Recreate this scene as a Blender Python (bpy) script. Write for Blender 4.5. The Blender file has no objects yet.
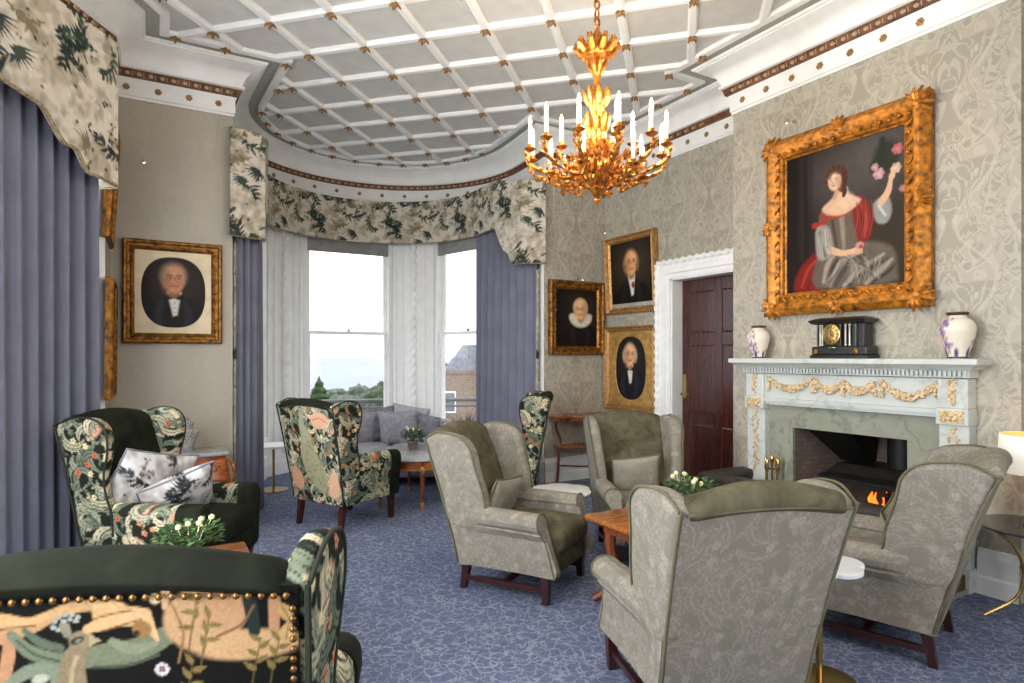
import bpy, bmesh, math, random
import numpy as np
from mathutils import Vector, Matrix
random.seed(7)
RNG = np.random.default_rng(5)
PI = math.pi
SC = bpy.context.scene
COL = SC.collection
SC.view_settings.view_transform = 'Standard'
SC.view_settings.look = 'None'
SC.view_settings.gamma = 1.0
SC.view_settings.use_curve_mapping = False
SC.view_settings.exposure = 0.07
SC.cycles.use_denoising = True
SC.cycles.max_bounces = 8
SC.cycles.diffuse_bounces = 5
SC.cycles.glossy_bounces = 3
SC.cycles.transmission_bounces = 4
SC.cycles.transparent_max_bounces = 12
SC.cycles.sample_clamp_indirect = 6.0
SC.cycles.caustics_reflective = False
SC.cycles.caustics_refractive = False

# ------------------------------------------------------------------ colour
def lin(c):
    r = []
    for k in c[:3]:
        k = k / 255.0
        r.append(k / 12.92 if k <= 0.04045 else ((k + 0.055) / 1.055) ** 2.4)
    return tuple(r)
def L4(c): return lin(c) + (1.0,)

# ------------------------------------------------------------------ mesh builder
class MB:
    def __init__(s): s.v = []; s.f = []
    def add(s, vs, fs, M=None):
        o = len(s.v)
        for p in vs:
            p = Vector(p)
            s.v.append(M @ p if M is not None else p)
        s.f += [tuple(i + o for i in q) for q in fs]
        return s
    def map(s, fn):
        s.v = [Vector(fn(p)) for p in s.v]; return s
    def box(s, c, d, M=None):
        x, y, z = (k / 2 for k in d)
        vs = [(c[0]+a*x, c[1]+b*y, c[2]+e*z) for a in (-1,1) for b in (-1,1) for e in (-1,1)]
        return s.add(vs, [(0,1,3,2),(4,6,7,5),(0,4,5,1),(2,3,7,6),(0,2,6,4),(1,5,7,3)], M)
    def b2(s, a, b):
        return s.box([(a[i]+b[i])/2 for i in range(3)], [abs(b[i]-a[i]) for i in range(3)])
    def rbox(s, c, d, r, n=4, k=3, puff=0.0, M=None):
        h = [q/2 for q in d]; r = min([r]+[q*0.999 for q in h])
        ax = []
        for i in range(3):
            t = [-h[i] + r*(1-math.cos(PI/2*j/k)) for j in range(k)]
            core = [(-(h[i]-r)) + 2*(h[i]-r)*j/n for j in range(n+1)]
            ax.append(t + core + [-q for q in reversed(t)])
        def fix(p):
            q = [max(-(h[i]-r), min(h[i]-r, p[i])) for i in range(3)]
            e = Vector([p[i]-q[i] for i in range(3)])
            if e.length > 1e-9: e = e.normalized()*r
            out = [q[i]+e[i] for i in range(3)]
            if puff:
                w = max(0, 1-(out[0]/h[0])**2)*max(0, 1-(out[1]/h[1])**2)
                out[2] += puff*w*(1 if out[2] > 0 else -.6)
            return (out[0]+c[0], out[1]+c[1], out[2]+c[2])
        for i in range(3):
            j, l = (i+1) % 3, (i+2) % 3
            for sg in (-1, 1):
                vs = []; A, B = ax[j], ax[l]
                for a in A:
                    for b in B:
                        p = [0,0,0]; p[i] = sg*h[i]; p[j] = a; p[l] = b
                        vs.append(fix(p))
                m = len(B); fs = []
                for a in range(len(A)-1):
                    for b in range(m-1):
                        q = (a*m+b, (a+1)*m+b, (a+1)*m+b+1, a*m+b+1)
                        fs.append(q if sg > 0 else q[::-1])
                s.add(vs, fs, M)
        return s
    def rings(s, R, cap=True, close=True, M=None):
        n = len(R[0]); vs = [p for r in R for p in r]; fs = []
        for i in range(len(R)-1):
            for j in range(n if close else n-1):
                k = (j+1) % n
                fs.append((i*n+j, i*n+k, (i+1)*n+k, (i+1)*n+j))
        if cap and close:
            fs.append(tuple(reversed(range(n)))); fs.append(tuple((len(R)-1)*n+j for j in range(n)))
        return s.add(vs, fs, M)
    def tube(s, pts, r, seg=8, closed=False, cap=True, M=None):
        pts = [Vector(p) for p in pts]; n = len(pts)
        rr = r if isinstance(r, (list, tuple)) else [r]*n
        R = []; up = None
        for i in range(n):
            if closed: t = pts[(i+1) % n]-pts[i-1]
            else: t = pts[min(i+1, n-1)]-pts[max(i-1, 0)]
            if t.length < 1e-9: t = Vector((0,0,1))
            t.normalize()
            if up is None:
                up = Vector((0,0,1)) if abs(t.z) < .9 else Vector((1,0,0))
            a = up - t*up.dot(t)
            if a.length < 1e-6: a = t.orthogonal()
            a.normalize(); up = a; b = t.cross(a)
            R.append([pts[i]+(a*math.cos(2*PI*k/seg)+b*math.sin(2*PI*k/seg))*rr[i] for k in range(seg)])
        if closed: R.append(R[0]); return s.rings(R, cap=False, M=M)
        return s.rings(R, cap=cap, M=M)
    def lathe(s, prof, c=(0,0,0), seg=24, M=None, cap=True):
        R = [[(c[0]+r*math.cos(2*PI*k/seg), c[1]+r*math.sin(2*PI*k/seg), c[2]+z) for k in range(seg)] for r, z in prof]
        return s.rings(R, cap=cap, M=M)
    def ball(s, c, r, seg=10, rg=6, M=None):
        if not isinstance(r, (tuple, list)): r = (r, r, r)
        R = []
        for i in range(rg+1):
            a = -PI/2 + PI*i/rg; a = max(-PI/2+.02, min(PI/2-.02, a))
            R.append([(c[0]+r[0]*math.cos(a)*math.cos(2*PI*k/seg), c[1]+r[1]*math.cos(a)*math.sin(2*PI*k/seg), c[2]+r[2]*math.sin(a)) for k in range(seg)])
        return s.rings(R, M=M)
    def slab(s, outline, t0, t1, bev=.02, axis=0, k=3):
        """2-D outline (closed) thickened along an axis with rounded rims"""
        n = len(outline); P = [Vector((p[0], p[1])) for p in outline]
        area = sum(P[i].x*P[(i+1) % n].y-P[(i+1) % n].x*P[i].y for i in range(n))
        nor = []
        for i in range(n):
            t = (P[(i+1) % n]-P[i-1]).normalized()
            q = Vector((t.y, -t.x))
            nor.append(q if area > 0 else -q)
        def ring(ins, a):
            out = []
            for i in range(n):
                q = P[i]-nor[i]*ins
                p = {0: (a, q.x, q.y), 1: (q.x, a, q.y), 2: (q.x, q.y, a)}[axis]
                out.append(p)
            return out
        R = []
        for j in range(k+1):
            a = PI/2*j/k; R.append(ring(bev*(1-math.sin(a)), t0+bev*(1-math.cos(a))))
        for j in range(k, -1, -1):
            a = PI/2*j/k; R.append(ring(bev*(1-math.sin(a)), t1-bev*(1-math.cos(a))))
        return s.rings(R)
    def grid(s, fn, nu, nv, M=None):
        vs = [fn(i/nu, j/nv) for j in range(nv+1) for i in range(nu+1)]
        fs = [(j*(nu+1)+i, j*(nu+1)+i+1, (j+1)*(nu+1)+i+1, (j+1)*(nu+1)+i) for j in range(nv) for i in range(nu)]
        return s.add(vs, fs, M)
    def build(s, name, mat, parent=None, smooth=True, ang=42, loc=None, colors=None):
        me = bpy.data.meshes.new(name)
        me.from_pydata([tuple(p) for p in s.v], [], s.f)
        if smooth:
            bm = bmesh.new(); bm.from_mesh(me)
            bmesh.ops.recalc_face_normals(bm, faces=bm.faces)
            bm.to_mesh(me); bm.free()
            me.polygons.foreach_set('use_smooth', [True]*len(me.polygons))
            if ang: me.set_sharp_from_angle(angle=math.radians(ang))
        else:
            bm = bmesh.new(); bm.from_mesh(me)
            bmesh.ops.recalc_face_normals(bm, faces=bm.faces)
            bm.to_mesh(me); bm.free()
        me.materials.append(mat)
        if colors is not None:
            at = me.color_attributes.new('Col', 'FLOAT_COLOR', 'POINT')
            c = np.ones((len(me.vertices), 4), np.float32); c[:, :3] = colors
            at.data.foreach_set('color', c.ravel())
        o = bpy.data.objects.new(name, me); COL.objects.link(o)
        if parent is not None: o.parent = parent
        if loc is not None: o.location = loc
        return o

def build_print(mb, name, parent, pic, axes=(1,2), off=(0,0), sc=1.0, L=.008, mat=None, ang=50):
    """like build(), but the surface is cut fine enough to carry a printed pattern"""
    me = bpy.data.meshes.new(name); me.from_pydata([tuple(p) for p in mb.v], [], mb.f)
    bm = bmesh.new(); bm.from_mesh(me)
    bmesh.ops.recalc_face_normals(bm, faces=bm.faces)
    for e in bm.edges:
        if len(e.link_faces) == 2 and e.calc_face_angle(0) > math.radians(ang): e.smooth = False
    bmesh.ops.triangulate(bm, faces=bm.faces)
    for it in range(9):
        es = [e for e in bm.edges if e.calc_length() > L]
        if not es: break
        bmesh.ops.subdivide_edges(bm, edges=es, cuts=1)
        bmesh.ops.triangulate(bm, faces=[f for f in bm.faces if len(f.verts) > 3])
    for f in bm.faces: f.smooth = True
    bm.to_mesh(me); bm.free()
    n = len(me.vertices); co = np.empty(n*3); me.vertices.foreach_get('co', co); co = co.reshape(-1,3)
    at = me.color_attributes.new('Col', 'FLOAT_COLOR', 'POINT'); c = np.ones((n,4), np.float32)
    c[:, :3] = pic.at((co[:,axes[0]]+.8*co[:,3-axes[0]-axes[1]])*sc+off[0], (co[:,axes[1]]+.3*co[:,3-axes[0]-axes[1]])*sc+off[1]); at.data.foreach_set('color', c.ravel())
    me.materials.append(mat); o = bpy.data.objects.new(name, me); COL.objects.link(o)
    if parent is not None: o.parent = parent
    return o

def thing(name, label, cat, loc=(0,0,0), rz=0, group=None):
    o = bpy.data.objects.new(name, None); COL.objects.link(o)
    o.location = loc; o.rotation_euler = (0,0,rz); o.empty_display_size = .1
    o['label'] = label; o['category'] = cat
    if group: o['group'] = group
    return o
def tag(o, label, cat, group=None):
    o['label'] = label; o['category'] = cat
    if group: o['group'] = group
    return o
def struct(o, label=None, cat=None):
    o['kind'] = 'structure'
    if label: o['label'] = label
    if cat: o['category'] = cat
    return o
def kid(o, parent, loc=(0,0,0), rot=(0,0,0), scale=(1,1,1)):
    c = o.copy(); COL.objects.link(c); c.parent = parent
    c.location = loc; c.rotation_euler = rot; c.scale = scale
    return c
def copy_tree(o, parent=None):
    c = o.copy(); COL.objects.link(c)
    if parent is not None: c.parent = parent
    for ch in list(o.children): copy_tree(ch, c)
    return c
def smoothc(pts, n=6, closed=False):
    """Catmull-Rom through points"""
    P = [np.array(p, float) for p in pts]; m = len(P); out = []
    rng = range(m) if closed else range(m-1)
    for i in rng:
        p0 = P[i-1] if (closed or i > 0) else 2*P[0]-P[1]
        p1 = P[i]; p2 = P[(i+1) % m]
        p3 = P[(i+2) % m] if (closed or i+2 < m) else 2*P[-1]-P[-2]
        for k in range(n):
            t = k/n
            out.append(tuple(.5*((2*p1)+(-p0+p2)*t+(2*p0-5*p1+4*p2-p3)*t*t+(-p0+3*p1-3*p2+p3)*t**3)))
    if not closed: out.append(tuple(P[-1]))
    return out
def offset_path(P, o, closed=True):
    """offset a plan polyline to its left by o, mitred"""
    n = len(P); out = []
    for i in range(n):
        p = Vector(P[i]); a = Vector(P[i-1]) if (closed or i > 0) else None
        b = Vector(P[(i+1) % n]) if (closed or i < n-1) else None
        d1 = (p-a).normalized() if a is not None else None
        d2 = (b-p).normalized() if b is not None else None
        if d1 is None: d1 = d2
        if d2 is None: d2 = d1
        n1 = Vector((-d1.y, d1.x)); n2 = Vector((-d2.y, d2.x))
        m = (n1+n2)
        m = m/max(.25, 1+n1.dot(n2))
        out.append(p+m*o)
    return out
def sweep(mb, P, prof, closed=True):
    R = [[(q.x, q.y, z) for q in offset_path(P, o, closed)] for o, z in prof]
    return mb.rings(R, cap=False, close=closed)

# ------------------------------------------------------------------ painting small pictures and fabric prints
class Paint:
    def __init__(s, w, h, nx, ny, bg, wrap=False):
        s.w, s.h, s.nx, s.ny, s.wrap = w, h, nx, ny, wrap
        xs = np.linspace(0, w, nx); ys = np.linspace(0, h, ny)
        if wrap:
            xs = np.arange(nx)*w/nx; ys = np.arange(ny)*h/ny
        s.X, s.Y = np.meshgrid(xs, ys)
        s.c = np.zeros((ny, nx, 3)); s.c[:] = lin(bg)
    def _sh(s):
        if not s.wrap: return [(0, 0)]
        return [(a*s.w, b*s.h) for a in (-1,0,1) for b in (-1,0,1)]
    def blend(s, m, col, a=1.0):
        m = np.clip(m*a, 0, 1)[..., None]
        s.c = s.c*(1-m)+np.array(lin(col))*m
    @staticmethod
    def ss(d, soft): # d<0 inside
        t = np.clip(.5-d/(2*soft), 0, 1); return t*t*(3-2*t)
    def ell(s, cx, cy, rx, ry, col, rot=0, soft=None, a=1):
        m = 0; sf = soft if soft is not None else min(rx, ry)*.25
        for ox, oy in s._sh():
            x = s.X-cx-ox; y = s.Y-cy-oy; c, q = math.cos(rot), math.sin(rot)
            r = np.sqrt(((x*c+y*q)/rx)**2+((-x*q+y*c)/ry)**2)
            m = np.maximum(m, s.ss((r-1)*min(rx, ry), sf))
        s.blend(m, col, a)
    def poly(s, pts, col, soft=.01, a=1, sm=0):
        if sm: pts = smoothc(pts, sm, True)
        m = 0
        for ox, oy in s._sh():
            d = np.full(s.X.shape, 1e9); ins = np.zeros(s.X.shape, bool)
            for i in range(len(pts)):
                x1, y1 = pts[i-1]; x2, y2 = pts[i]
                x1 += ox; x2 += ox; y1 += oy; y2 += oy
                ex, ey = x2-x1, y2-y1; l = ex*ex+ey*ey+1e-12
                t = np.clip(((s.X-x1)*ex+(s.Y-y1)*ey)/l, 0, 1)
                d = np.minimum(d, (s.X-x1-t*ex)**2+(s.Y-y1-t*ey)**2)
                cond = ((y1 > s.Y) != (y2 > s.Y))
                xi = (x2-x1)*(s.Y-y1)/((y2-y1) if abs(y2-y1) > 1e-12 else 1e-12)+x1
                ins ^= cond & (s.X < xi)
            d = np.sqrt(d); d = np.where(ins, -d, d)
            m = np.maximum(m, s.ss(d, soft))
        s.blend(m, col, a)
    def stroke(s, pts, w, col, soft=.005, a=1, sm=5):
        pts = smoothc(pts, sm) if sm and len(pts) > 2 else pts
        n = len(pts); W = w if isinstance(w, (list, tuple)) else [w, w]
        ws = np.interp(np.linspace(0, 1, n), np.linspace(0, 1, len(W)), W)
        m = 0
        for ox, oy in s._sh():
            xs = [p[0] for p in pts]; ys = [p[1] for p in pts]
            mw = max(W)+soft
            if max(xs)+ox+mw < 0 or min(xs)+ox-mw > s.w or max(ys)+oy+mw < 0 or min(ys)+oy-mw > s.h: continue
            d = np.full(s.X.shape, 1e9)
            for i in range(n-1):
                x1, y1 = pts[i][0]+ox, pts[i][1]+oy; ex, ey = pts[i+1][0]-pts[i][0], pts[i+1][1]-pts[i][1]
                l = ex*ex+ey*ey+1e-12
                t = np.clip(((s.X-x1)*ex+(s.Y-y1)*ey)/l, 0, 1)
                d = np.minimum(d, np.hypot(s.X-x1-t*ex, s.Y-y1-t*ey)-(ws[i]*(1-t)+ws[i+1]*t))
            m = np.maximum(m, s.ss(d, soft))
        s.blend(m, col, a)
    def mottle(s, cells, amt):
        g = RNG.random((cells[1]+1, cells[0]+1))
        if s.wrap: g[-1, :] = g[0, :]; g[:, -1] = g[:, 0]
        x = s.X/s.w*cells[0]; y = s.Y/s.h*cells[1]
        i = np.clip(x.astype(int), 0, cells[0]-1); j = np.clip(y.astype(int), 0, cells[1]-1)
        fx = x-i; fy = y-j; fx = fx*fx*(3-2*fx); fy = fy*fy*(3-2*fy)
        v = (g[j,i]*(1-fx)+g[j,i+1]*fx)*(1-fy)+(g[j+1,i]*(1-fx)+g[j+1,i+1]*fx)*fy
        s.c *= (1+amt*(v-.5)*2)[..., None]
        return v
    def leaf(s, x, y, l, w, ang, col, vein=None, soft=.004):
        c, q = math.cos(ang), math.sin(ang)
        pts = [(x, y), (x+c*l*.45, y+q*l*.45), (x+c*l, y+q*l)]
        s.stroke(pts, [w*.15, w*.9, w, w*.55, .0005], col, soft)
        if vein: s.stroke([pts[0], (x+c*l*.85, y+q*l*.85)], w*.08+.001, vein, soft*.7, sm=0)
    def at(s, x, y):
        if s.wrap:
            i = np.floor(np.mod(x/s.w, 1)*s.nx).astype(int) % s.nx; j = np.floor(np.mod(y/s.h, 1)*s.ny).astype(int) % s.ny
        else:
            i = np.clip(np.rint(x/s.w*(s.nx-1)), 0, s.nx-1).astype(int); j = np.clip(np.rint(y/s.h*(s.ny-1)), 0, s.ny-1).astype(int)
        return s.c[j, i]

# ------------------------------------------------------------------ materials
class NT:
    def __init__(s, name):
        s.m = bpy.data.materials.new(name); s.m.use_nodes = True
        s.t = s.m.node_tree; s.t.nodes.clear()
        s.out = s.n('ShaderNodeOutputMaterial'); s.b = s.n('ShaderNodeBsdfPrincipled')
        s.l(s.b.outputs[0], s.out.inputs[0])
    def n(s, t, **k):
        o = s.t.nodes.new(t)
        for a, v in k.items(): setattr(o, a, v)
        return o
    def l(s, a, b): s.t.links.new(a, b)
    def setv(s, inp, v):
        if isinstance(v, (int, float)): inp.default_value = v
        elif isinstance(v, (tuple, list)): inp.default_value = v
        else: s.l(v, inp)
    def math(s, op, a, b=0.0, c=None):
        o = s.n('ShaderNodeMath', operation=op); s.setv(o.inputs[0], a); s.setv(o.inputs[1], b)
        if c is not None: s.setv(o.inputs[2], c)
        return o.outputs[0]
    def coord(s): return s.n('ShaderNodeTexCoord').outputs['Object']
    def mapping(s, v, scale=(1,1,1), loc=(0,0,0), rot=(0,0,0)):
        o = s.n('ShaderNodeMapping'); s.l(v, o.inputs[0]); o.inputs['Scale'].default_value = scale; o.inputs['Location'].default_value = loc; o.inputs['Rotation'].default_value = rot
        return o.outputs[0]
    def noise(s, v, sc, det=3, rough=.55, dist=0, col=False):
        o = s.n('ShaderNodeTexNoise'); s.l(v, o.inputs['Vector']); o.inputs['Scale'].default_value = sc; o.inputs['Detail'].default_value = det; o.inputs['Roughness'].default_value = rough; o.inputs['Distortion'].default_value = dist
        return o.outputs['Color' if col else 'Fac']
    def vor(s, v, sc, feat='F1', out='Distance', rnd=1):
        o = s.n('ShaderNodeTexVoronoi', feature=feat); s.l(v, o.inputs['Vector']); o.inputs['Scale'].default_value = sc; o.inputs['Randomness'].default_value = rnd
        return o.outputs[out]
    def ramp(s, f, stops, mode='LINEAR'):
        o = s.n('ShaderNodeValToRGB'); s.l(f, o.inputs[0]); o.color_ramp.interpolation = mode
        e = o.color_ramp.elements
        while len(e) < len(stops): e.new(.5)
        for q, (p, c) in zip(e, stops): q.position = p; q.color = L4(c) if not isinstance(c, float) else (c, c, c, 1)
        return o.outputs[0]
    def mix(s, f, a, b):
        o = s.n('ShaderNodeMix', data_type='RGBA'); s.setv(o.inputs[0], f)
        for i, v in ((6, a), (7, b)):
            if isinstance(v, tuple): o.inputs[i].default_value = L4(v)
            else: s.l(v, o.inputs[i])
        return o.outputs[2]
    def warp(s, v, sc, amt, det=2):
        c = s.noise(v, sc, det, col=True)
        a = s.n('ShaderNodeVectorMath', operation='SUBTRACT'); s.l(c, a.inputs[0]); a.inputs[1].default_value = (.5,.5,.5)
        b = s.n('ShaderNodeVectorMath', operation='SCALE'); s.l(a.outputs[0], b.inputs[0]); b.inputs['Scale'].default_value = amt
        d = s.n('ShaderNodeVectorMath', operation='ADD'); s.l(v, d.inputs[0]); s.l(b.outputs[0], d.inputs[1])
        return d.outputs[0]
    def bump(s, h, st=.2, dist=.01):
        o = s.n('ShaderNodeBump'); s.l(h, o.inputs['Height']); o.inputs['Strength'].default_value = st; o.inputs['Distance'].default_value = dist
        s.l(o.outputs[0], s.b.inputs['Normal'])
    def fin(s, col=None, rough=.5, metal=0, spec=.5, sheen=0, **k):
        if col is not None:
            if isinstance(col, tuple): s.b.inputs['Base Color'].default_value = L4(col)
            else: s.l(col, s.b.inputs['Base Color'])
        s.setv(s.b.inputs['Roughness'], rough); s.b.inputs['Metallic'].default_value = metal
        s.b.inputs['Specular IOR Level'].default_value = spec
        if sheen: s.b.inputs['Sheen Weight'].default_value = sheen*.4; s.setv(s.b.inputs['Sheen Tint'], L4(col) if isinstance(col, tuple) else (col if col is not None else (1,1,1,1))); s.b.inputs['Sheen Roughness'].default_value = .4
        for a, v in k.items(): s.b.inputs[a.replace('_', ' ')].default_value = v
        return s.m

def plain(name, c, rough=.5, metal=0, spec=.4, var=.06, sc=8, bump=0, bsc=60, sheen=0, **k):
    t = NT(name); v = t.coord(); f = t.noise(v, sc, 4)
    lo = tuple(max(0, q*(1-var*1.6)) for q in c); hi = tuple(min(255, q*(1+var)) for q in c)
    col = t.ramp(f, [(.3, lo), (.7, hi)])
    if bump: t.bump(t.noise(v, bsc, 3), bump, .004)
    return t.fin(col, rough, metal, spec, sheen, **k)
def emit(name, c, st):
    t = NT(name); t.b.inputs['Emission Color'].default_value = L4(c); t.b.inputs['Emission Strength'].default_value = st
    return t.fin(c, .5)
def painted(name, rough=.45, spec=.3, bump=0, sheen=0):
    t = NT(name); a = t.n('ShaderNodeAttribute'); a.attribute_name = 'Col'
    if bump: t.bump(t.noise(t.coord(), 300, 2), bump, .002)
    return t.fin(a.outputs['Color'], rough, 0, spec, sheen)
def wood(name, dark, light, axis=0, rough=.3, sc=6):
    t = NT(name); v = t.coord(); st = [14, 14, 14]; st[axis] = 1.2
    f = t.noise(t.mapping(v, tuple(st)), sc*.35, 5, .6, 1.2)
    c = t.ramp(f, [(.3, dark), (.68, light)])
    t.bump(f, .05, .003)
    return t.fin(c, rough, 0, .5, Coat_Weight=.25, Coat_Roughness=.15)
def velvet(name, dark, light):
    t = NT(name); v = t.coord(); f = t.noise(v, 7, 5, .65, .6); g = t.noise(v, 160, 2)
    c = t.ramp(f, [(.3, dark), (.72, light)])
    t.bump(g, .15, .003)
    return t.fin(c, .8, 0, .12, .10)
def damask(name, swz, ground, motif, line, per=(.56, .74), rough=.55):
    """mirrored half-drop scrollwork wallpaper; swz picks the two wall axes"""
    t = NT(name); v = t.coord(); sp = t.n('ShaderNodeSeparateXYZ'); t.l(v, sp.inputs[0])
    u = sp.outputs[swz[0]]; w = sp.outputs[swz[1]]
    un = t.math('DIVIDE', u, per[0]); col = t.math('FLOOR', un)
    odd = t.math('MULTIPLY', t.math('MODULO', t.math('ABSOLUTE', col), 2.0), .5)
    fx = t.math('ABSOLUTE', t.math('SUBTRACT', t.math('SUBTRACT', un, col), .5))
    vn = t.math('ADD', t.math('DIVIDE', w, per[1]), odd)
    vf = t.math('SUBTRACT', vn, t.math('FLOOR', vn))
    ogee = t.math('ADD', .25, t.math('MULTIPLY', .19, t.math('COSINE', t.math('MULTIPLY', vf, 2*PI))))
    og = t.math('SUBTRACT', fx, ogee)
    cb = t.n('ShaderNodeCombineXYZ'); t.l(fx, cb.inputs[0]); t.l(vf, cb.inputs[1]); cb.inputs[2].default_value = .37
    cv = t.warp(cb.outputs[0], 5, .12)
    n1 = t.noise(cv, 3.6, 2, .5, 1.5)
    scroll = t.math('SINE', t.math('MULTIPLY', n1, 36.0))
    n2 = t.noise(cv, 3.2, 1)
    inside = t.ramp(og, [(.46, 0.0), (.5, 1.0)]) if False else t.math('LESS_THAN', og, 0.0)
    m1 = t.ramp(scroll, [(.35, 0.0), (.62, 1.0)])
    band = t.math('LESS_THAN', t.math('ABSOLUTE', t.math('ADD', og, t.math('MULTIPLY', t.math('SUBTRACT', n2, .5), .12))), .022)
    blob = t.math('GREATER_THAN', t.math('ADD', n1, t.math('MULTIPLY', inside, .06)), .5)
    c = t.mix(t.math('MULTIPLY', blob, .8), ground, motif)
    c = t.mix(t.math('MULTIPLY', m1, .6), c, line)
    c = t.mix(t.math('MULTIPLY', band, .5), c, line)
    t.bump(t.math('ADD', m1, blob), .12, .004)
    return t.fin(c, rough, 0, .45)

M = {}
M['white'] = plain('white_paint', (244,244,242), .4, var=.015)
M['ceil_panel'] = plain('ceiling_panel_paint', (207,206,201), .6, var=.02)
M['damask_x'] = damask('damask_paper_x', (1,2), (170,163,148), (152,146,131), (186,180,166))
M['damask_y'] = damask('damask_paper_y', (0,2), (172,164,147), (152,144,128), (190,183,168))
M['damask_sheen'] = damask('damask_paper_sheen', (0,2), (178,169,153), (175,166,150), (181,172,156), (.7,.9), .4)  # same paper; its sheen is put into the colours, paler with a fainter pattern
M['strip'] = damask('green_damask_strip', (0,1), (168,170,158), (152,155,143), (186,188,178), (.2,.2))
M['gilt'] = plain('gilding', (182,138,82), .4, .5, var=.16, sc=30, bump=.12)
M['gilt_boss'] = plain('worn_gilding', (158,122,78), .45, .4, var=.2, sc=60)
M['gilt_dark'] = plain('aged_gilding', (132,88,34), .42, .6, var=.35, sc=25, bump=.3, bsc=50)
M['gilt_bright'] = plain('bright_gilt_bronze', (182,118,50), .36, .75, var=.35, sc=40, bump=.3)
M['gilt_orange'] = plain('carved_giltwood', (172,110,36), .42, .35, var=.32, sc=22, bump=.5, bsc=45)
M['band_brown'] = plain('brown_gilt_band', (112,74,48), .5, .1, var=.25, sc=20)
M['band_dot'] = plain('band_ornament', (190,160,128), .5, .1, var=.1)
M['brass'] = plain('brass', (196,164,100), .25, .9, var=.06)
M['black'] = plain('black_iron', (26,25,25), .5, .3, var=.2, sc=20)
M['dark_leather'] = plain('dark_brown_leather', (56,51,44), .55, 0, var=.15, sc=12, bump=.1)
M['mahog'] = wood('mahogany', (46,17,11), (80,35,23), 2, .25)
M['mahog_dark'] = wood('dark_mahogany', (34,14,14), (66,30,27), 2, .35)
M['wood_orange'] = wood('polished_walnut', (116,62,26), (176,108,52), 0, .25)
M['wood_red'] = wood('red_brown_wood', (84,36,20), (138,72,42), 2, .3)
M['inlay'] = wood('inlaid_satinwood', (140,66,20), (196,110,44), 0, .25)
M['velvet_dark'] = velvet('dark_green_velvet', (17,20,13), (40,44,31))
M['velvet_olive'] = velvet('olive_velvet', (62,58,42), (112,106,84))
M['piping_olive'] = plain('olive_piping', (98,94,70), .7, var=.1)
M['piping_dark'] = plain('dark_green_piping', (40,44,32), .7, var=.1)
M['sofa'] = plain('grey_linen_weave', (178,178,185), .8, var=.07, sc=40, bump=.2, bsc=200, sheen=.3)
M['sofa_dark'] = plain('slate_grey_velvet', (132,132,142), .8, var=.12, sc=14, sheen=.4)
M['sofa_mid'] = plain('heather_grey_linen', (160,160,168), .8, var=.09, sc=24, sheen=.3)
M['curtain'] = plain('blue_grey_curtain_cloth', (116,118,134), .8, var=.04, sc=5, sheen=.25)
M['rope_trim'] = plain('beige_rope_trim', (150,136,108), .8, var=.2, sc=60)
M['marble_white'] = plain('white_marble_top', (238,238,238), .25, var=.02)
M['terracotta'] = plain('pot_clay', (120,104,92), .7, var=.1)
M['leaf'] = plain('plant_leaf', (84,116,70), .5, var=.3, sc=40)
M['leaf_dark'] = plain('dark_plant_leaf', (52,82,48), .5, var=.3, sc=40)
M['petal'] = plain('cream_petal', (236,228,176), .6, var=.05)
M['paint'] = painted('oil_paint', .5, .15)
M['print'] = painted('printed_fabric', .85, .1, .1, .1)
M['mirror_glass'] = plain('smoked_glass', (60,60,60), .08, 0, .6)

def grey_fabric():
    t = NT('grey_leaf_weave'); v = t.coord(); w = t.warp(v, 6, .16, 2)
    a = t.noise(w, 11, 2, .5, 2.2); ln = t.math('ABSOLUTE', t.math('SINE', t.math('MULTIPLY', a, 34.0)))
    line = t.ramp(ln, [(.0, 1.0), (.28, 0.0)])
    leaf = t.ramp(t.vor(w, 14), [(.25, 1.0), (.42, 0.0)])
    c = t.mix(t.math('MULTIPLY', leaf, .45), (140,134,120), (158,152,139))
    c = t.mix(t.math('MULTIPLY', line, .75), c, (180,175,162))
    g = t.noise(v, 300, 2)
    t.bump(t.math('ADD', line, g), .12, .003)
    return t.fin(c, .8, 0, .15, .25)
M['grey'] = grey_fabric()
def tapestry():
    t = NT('woven_foliage_tapestry'); v = t.coord(); w = t.warp(t.warp(v, 9, .13, 2), 34, .03, 2)
    cell = t.vor(w, 25, 'F1', 'Color'); sp = t.n('ShaderNodeSeparateColor'); t.l(cell, sp.inputs[0])
    pick = t.ramp(sp.outputs[0], [(0, (28,31,27)), (.16, (110,120,102)), (.36, (206,190,158)), (.50, (34,38,32)), (.60, (150,154,132)), (.76, (214,166,134)), (.93, (188,96,54))], 'CONSTANT')
    e = t.vor(w, 25, 'DISTANCE_TO_EDGE'); em = t.ramp(e, [(.02, 1.0), (.08, 0.0)])
    d = t.vor(w, 70); dm = t.ramp(d, [(.22, 1.0), (.4, 0.0)])
    vein = t.ramp(t.math('ABSOLUTE', t.math('SINE', t.math('MULTIPLY', t.noise(w, 18, 2), 52.0))), [(.1, 1.0), (.35, 0.0)])
    c = t.mix(t.math('MULTIPLY', dm, .3), pick, (190,178,150))
    c = t.mix(t.math('MULTIPLY', vein, .55), c, (40,42,34))
    c = t.mix(em, c, (22,24,20))
    t.bump(t.noise(v, 260, 2), .15, .003)
    return t.fin(c, .85, 0, .12, .15)
M['tapestry'] = tapestry()
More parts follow.
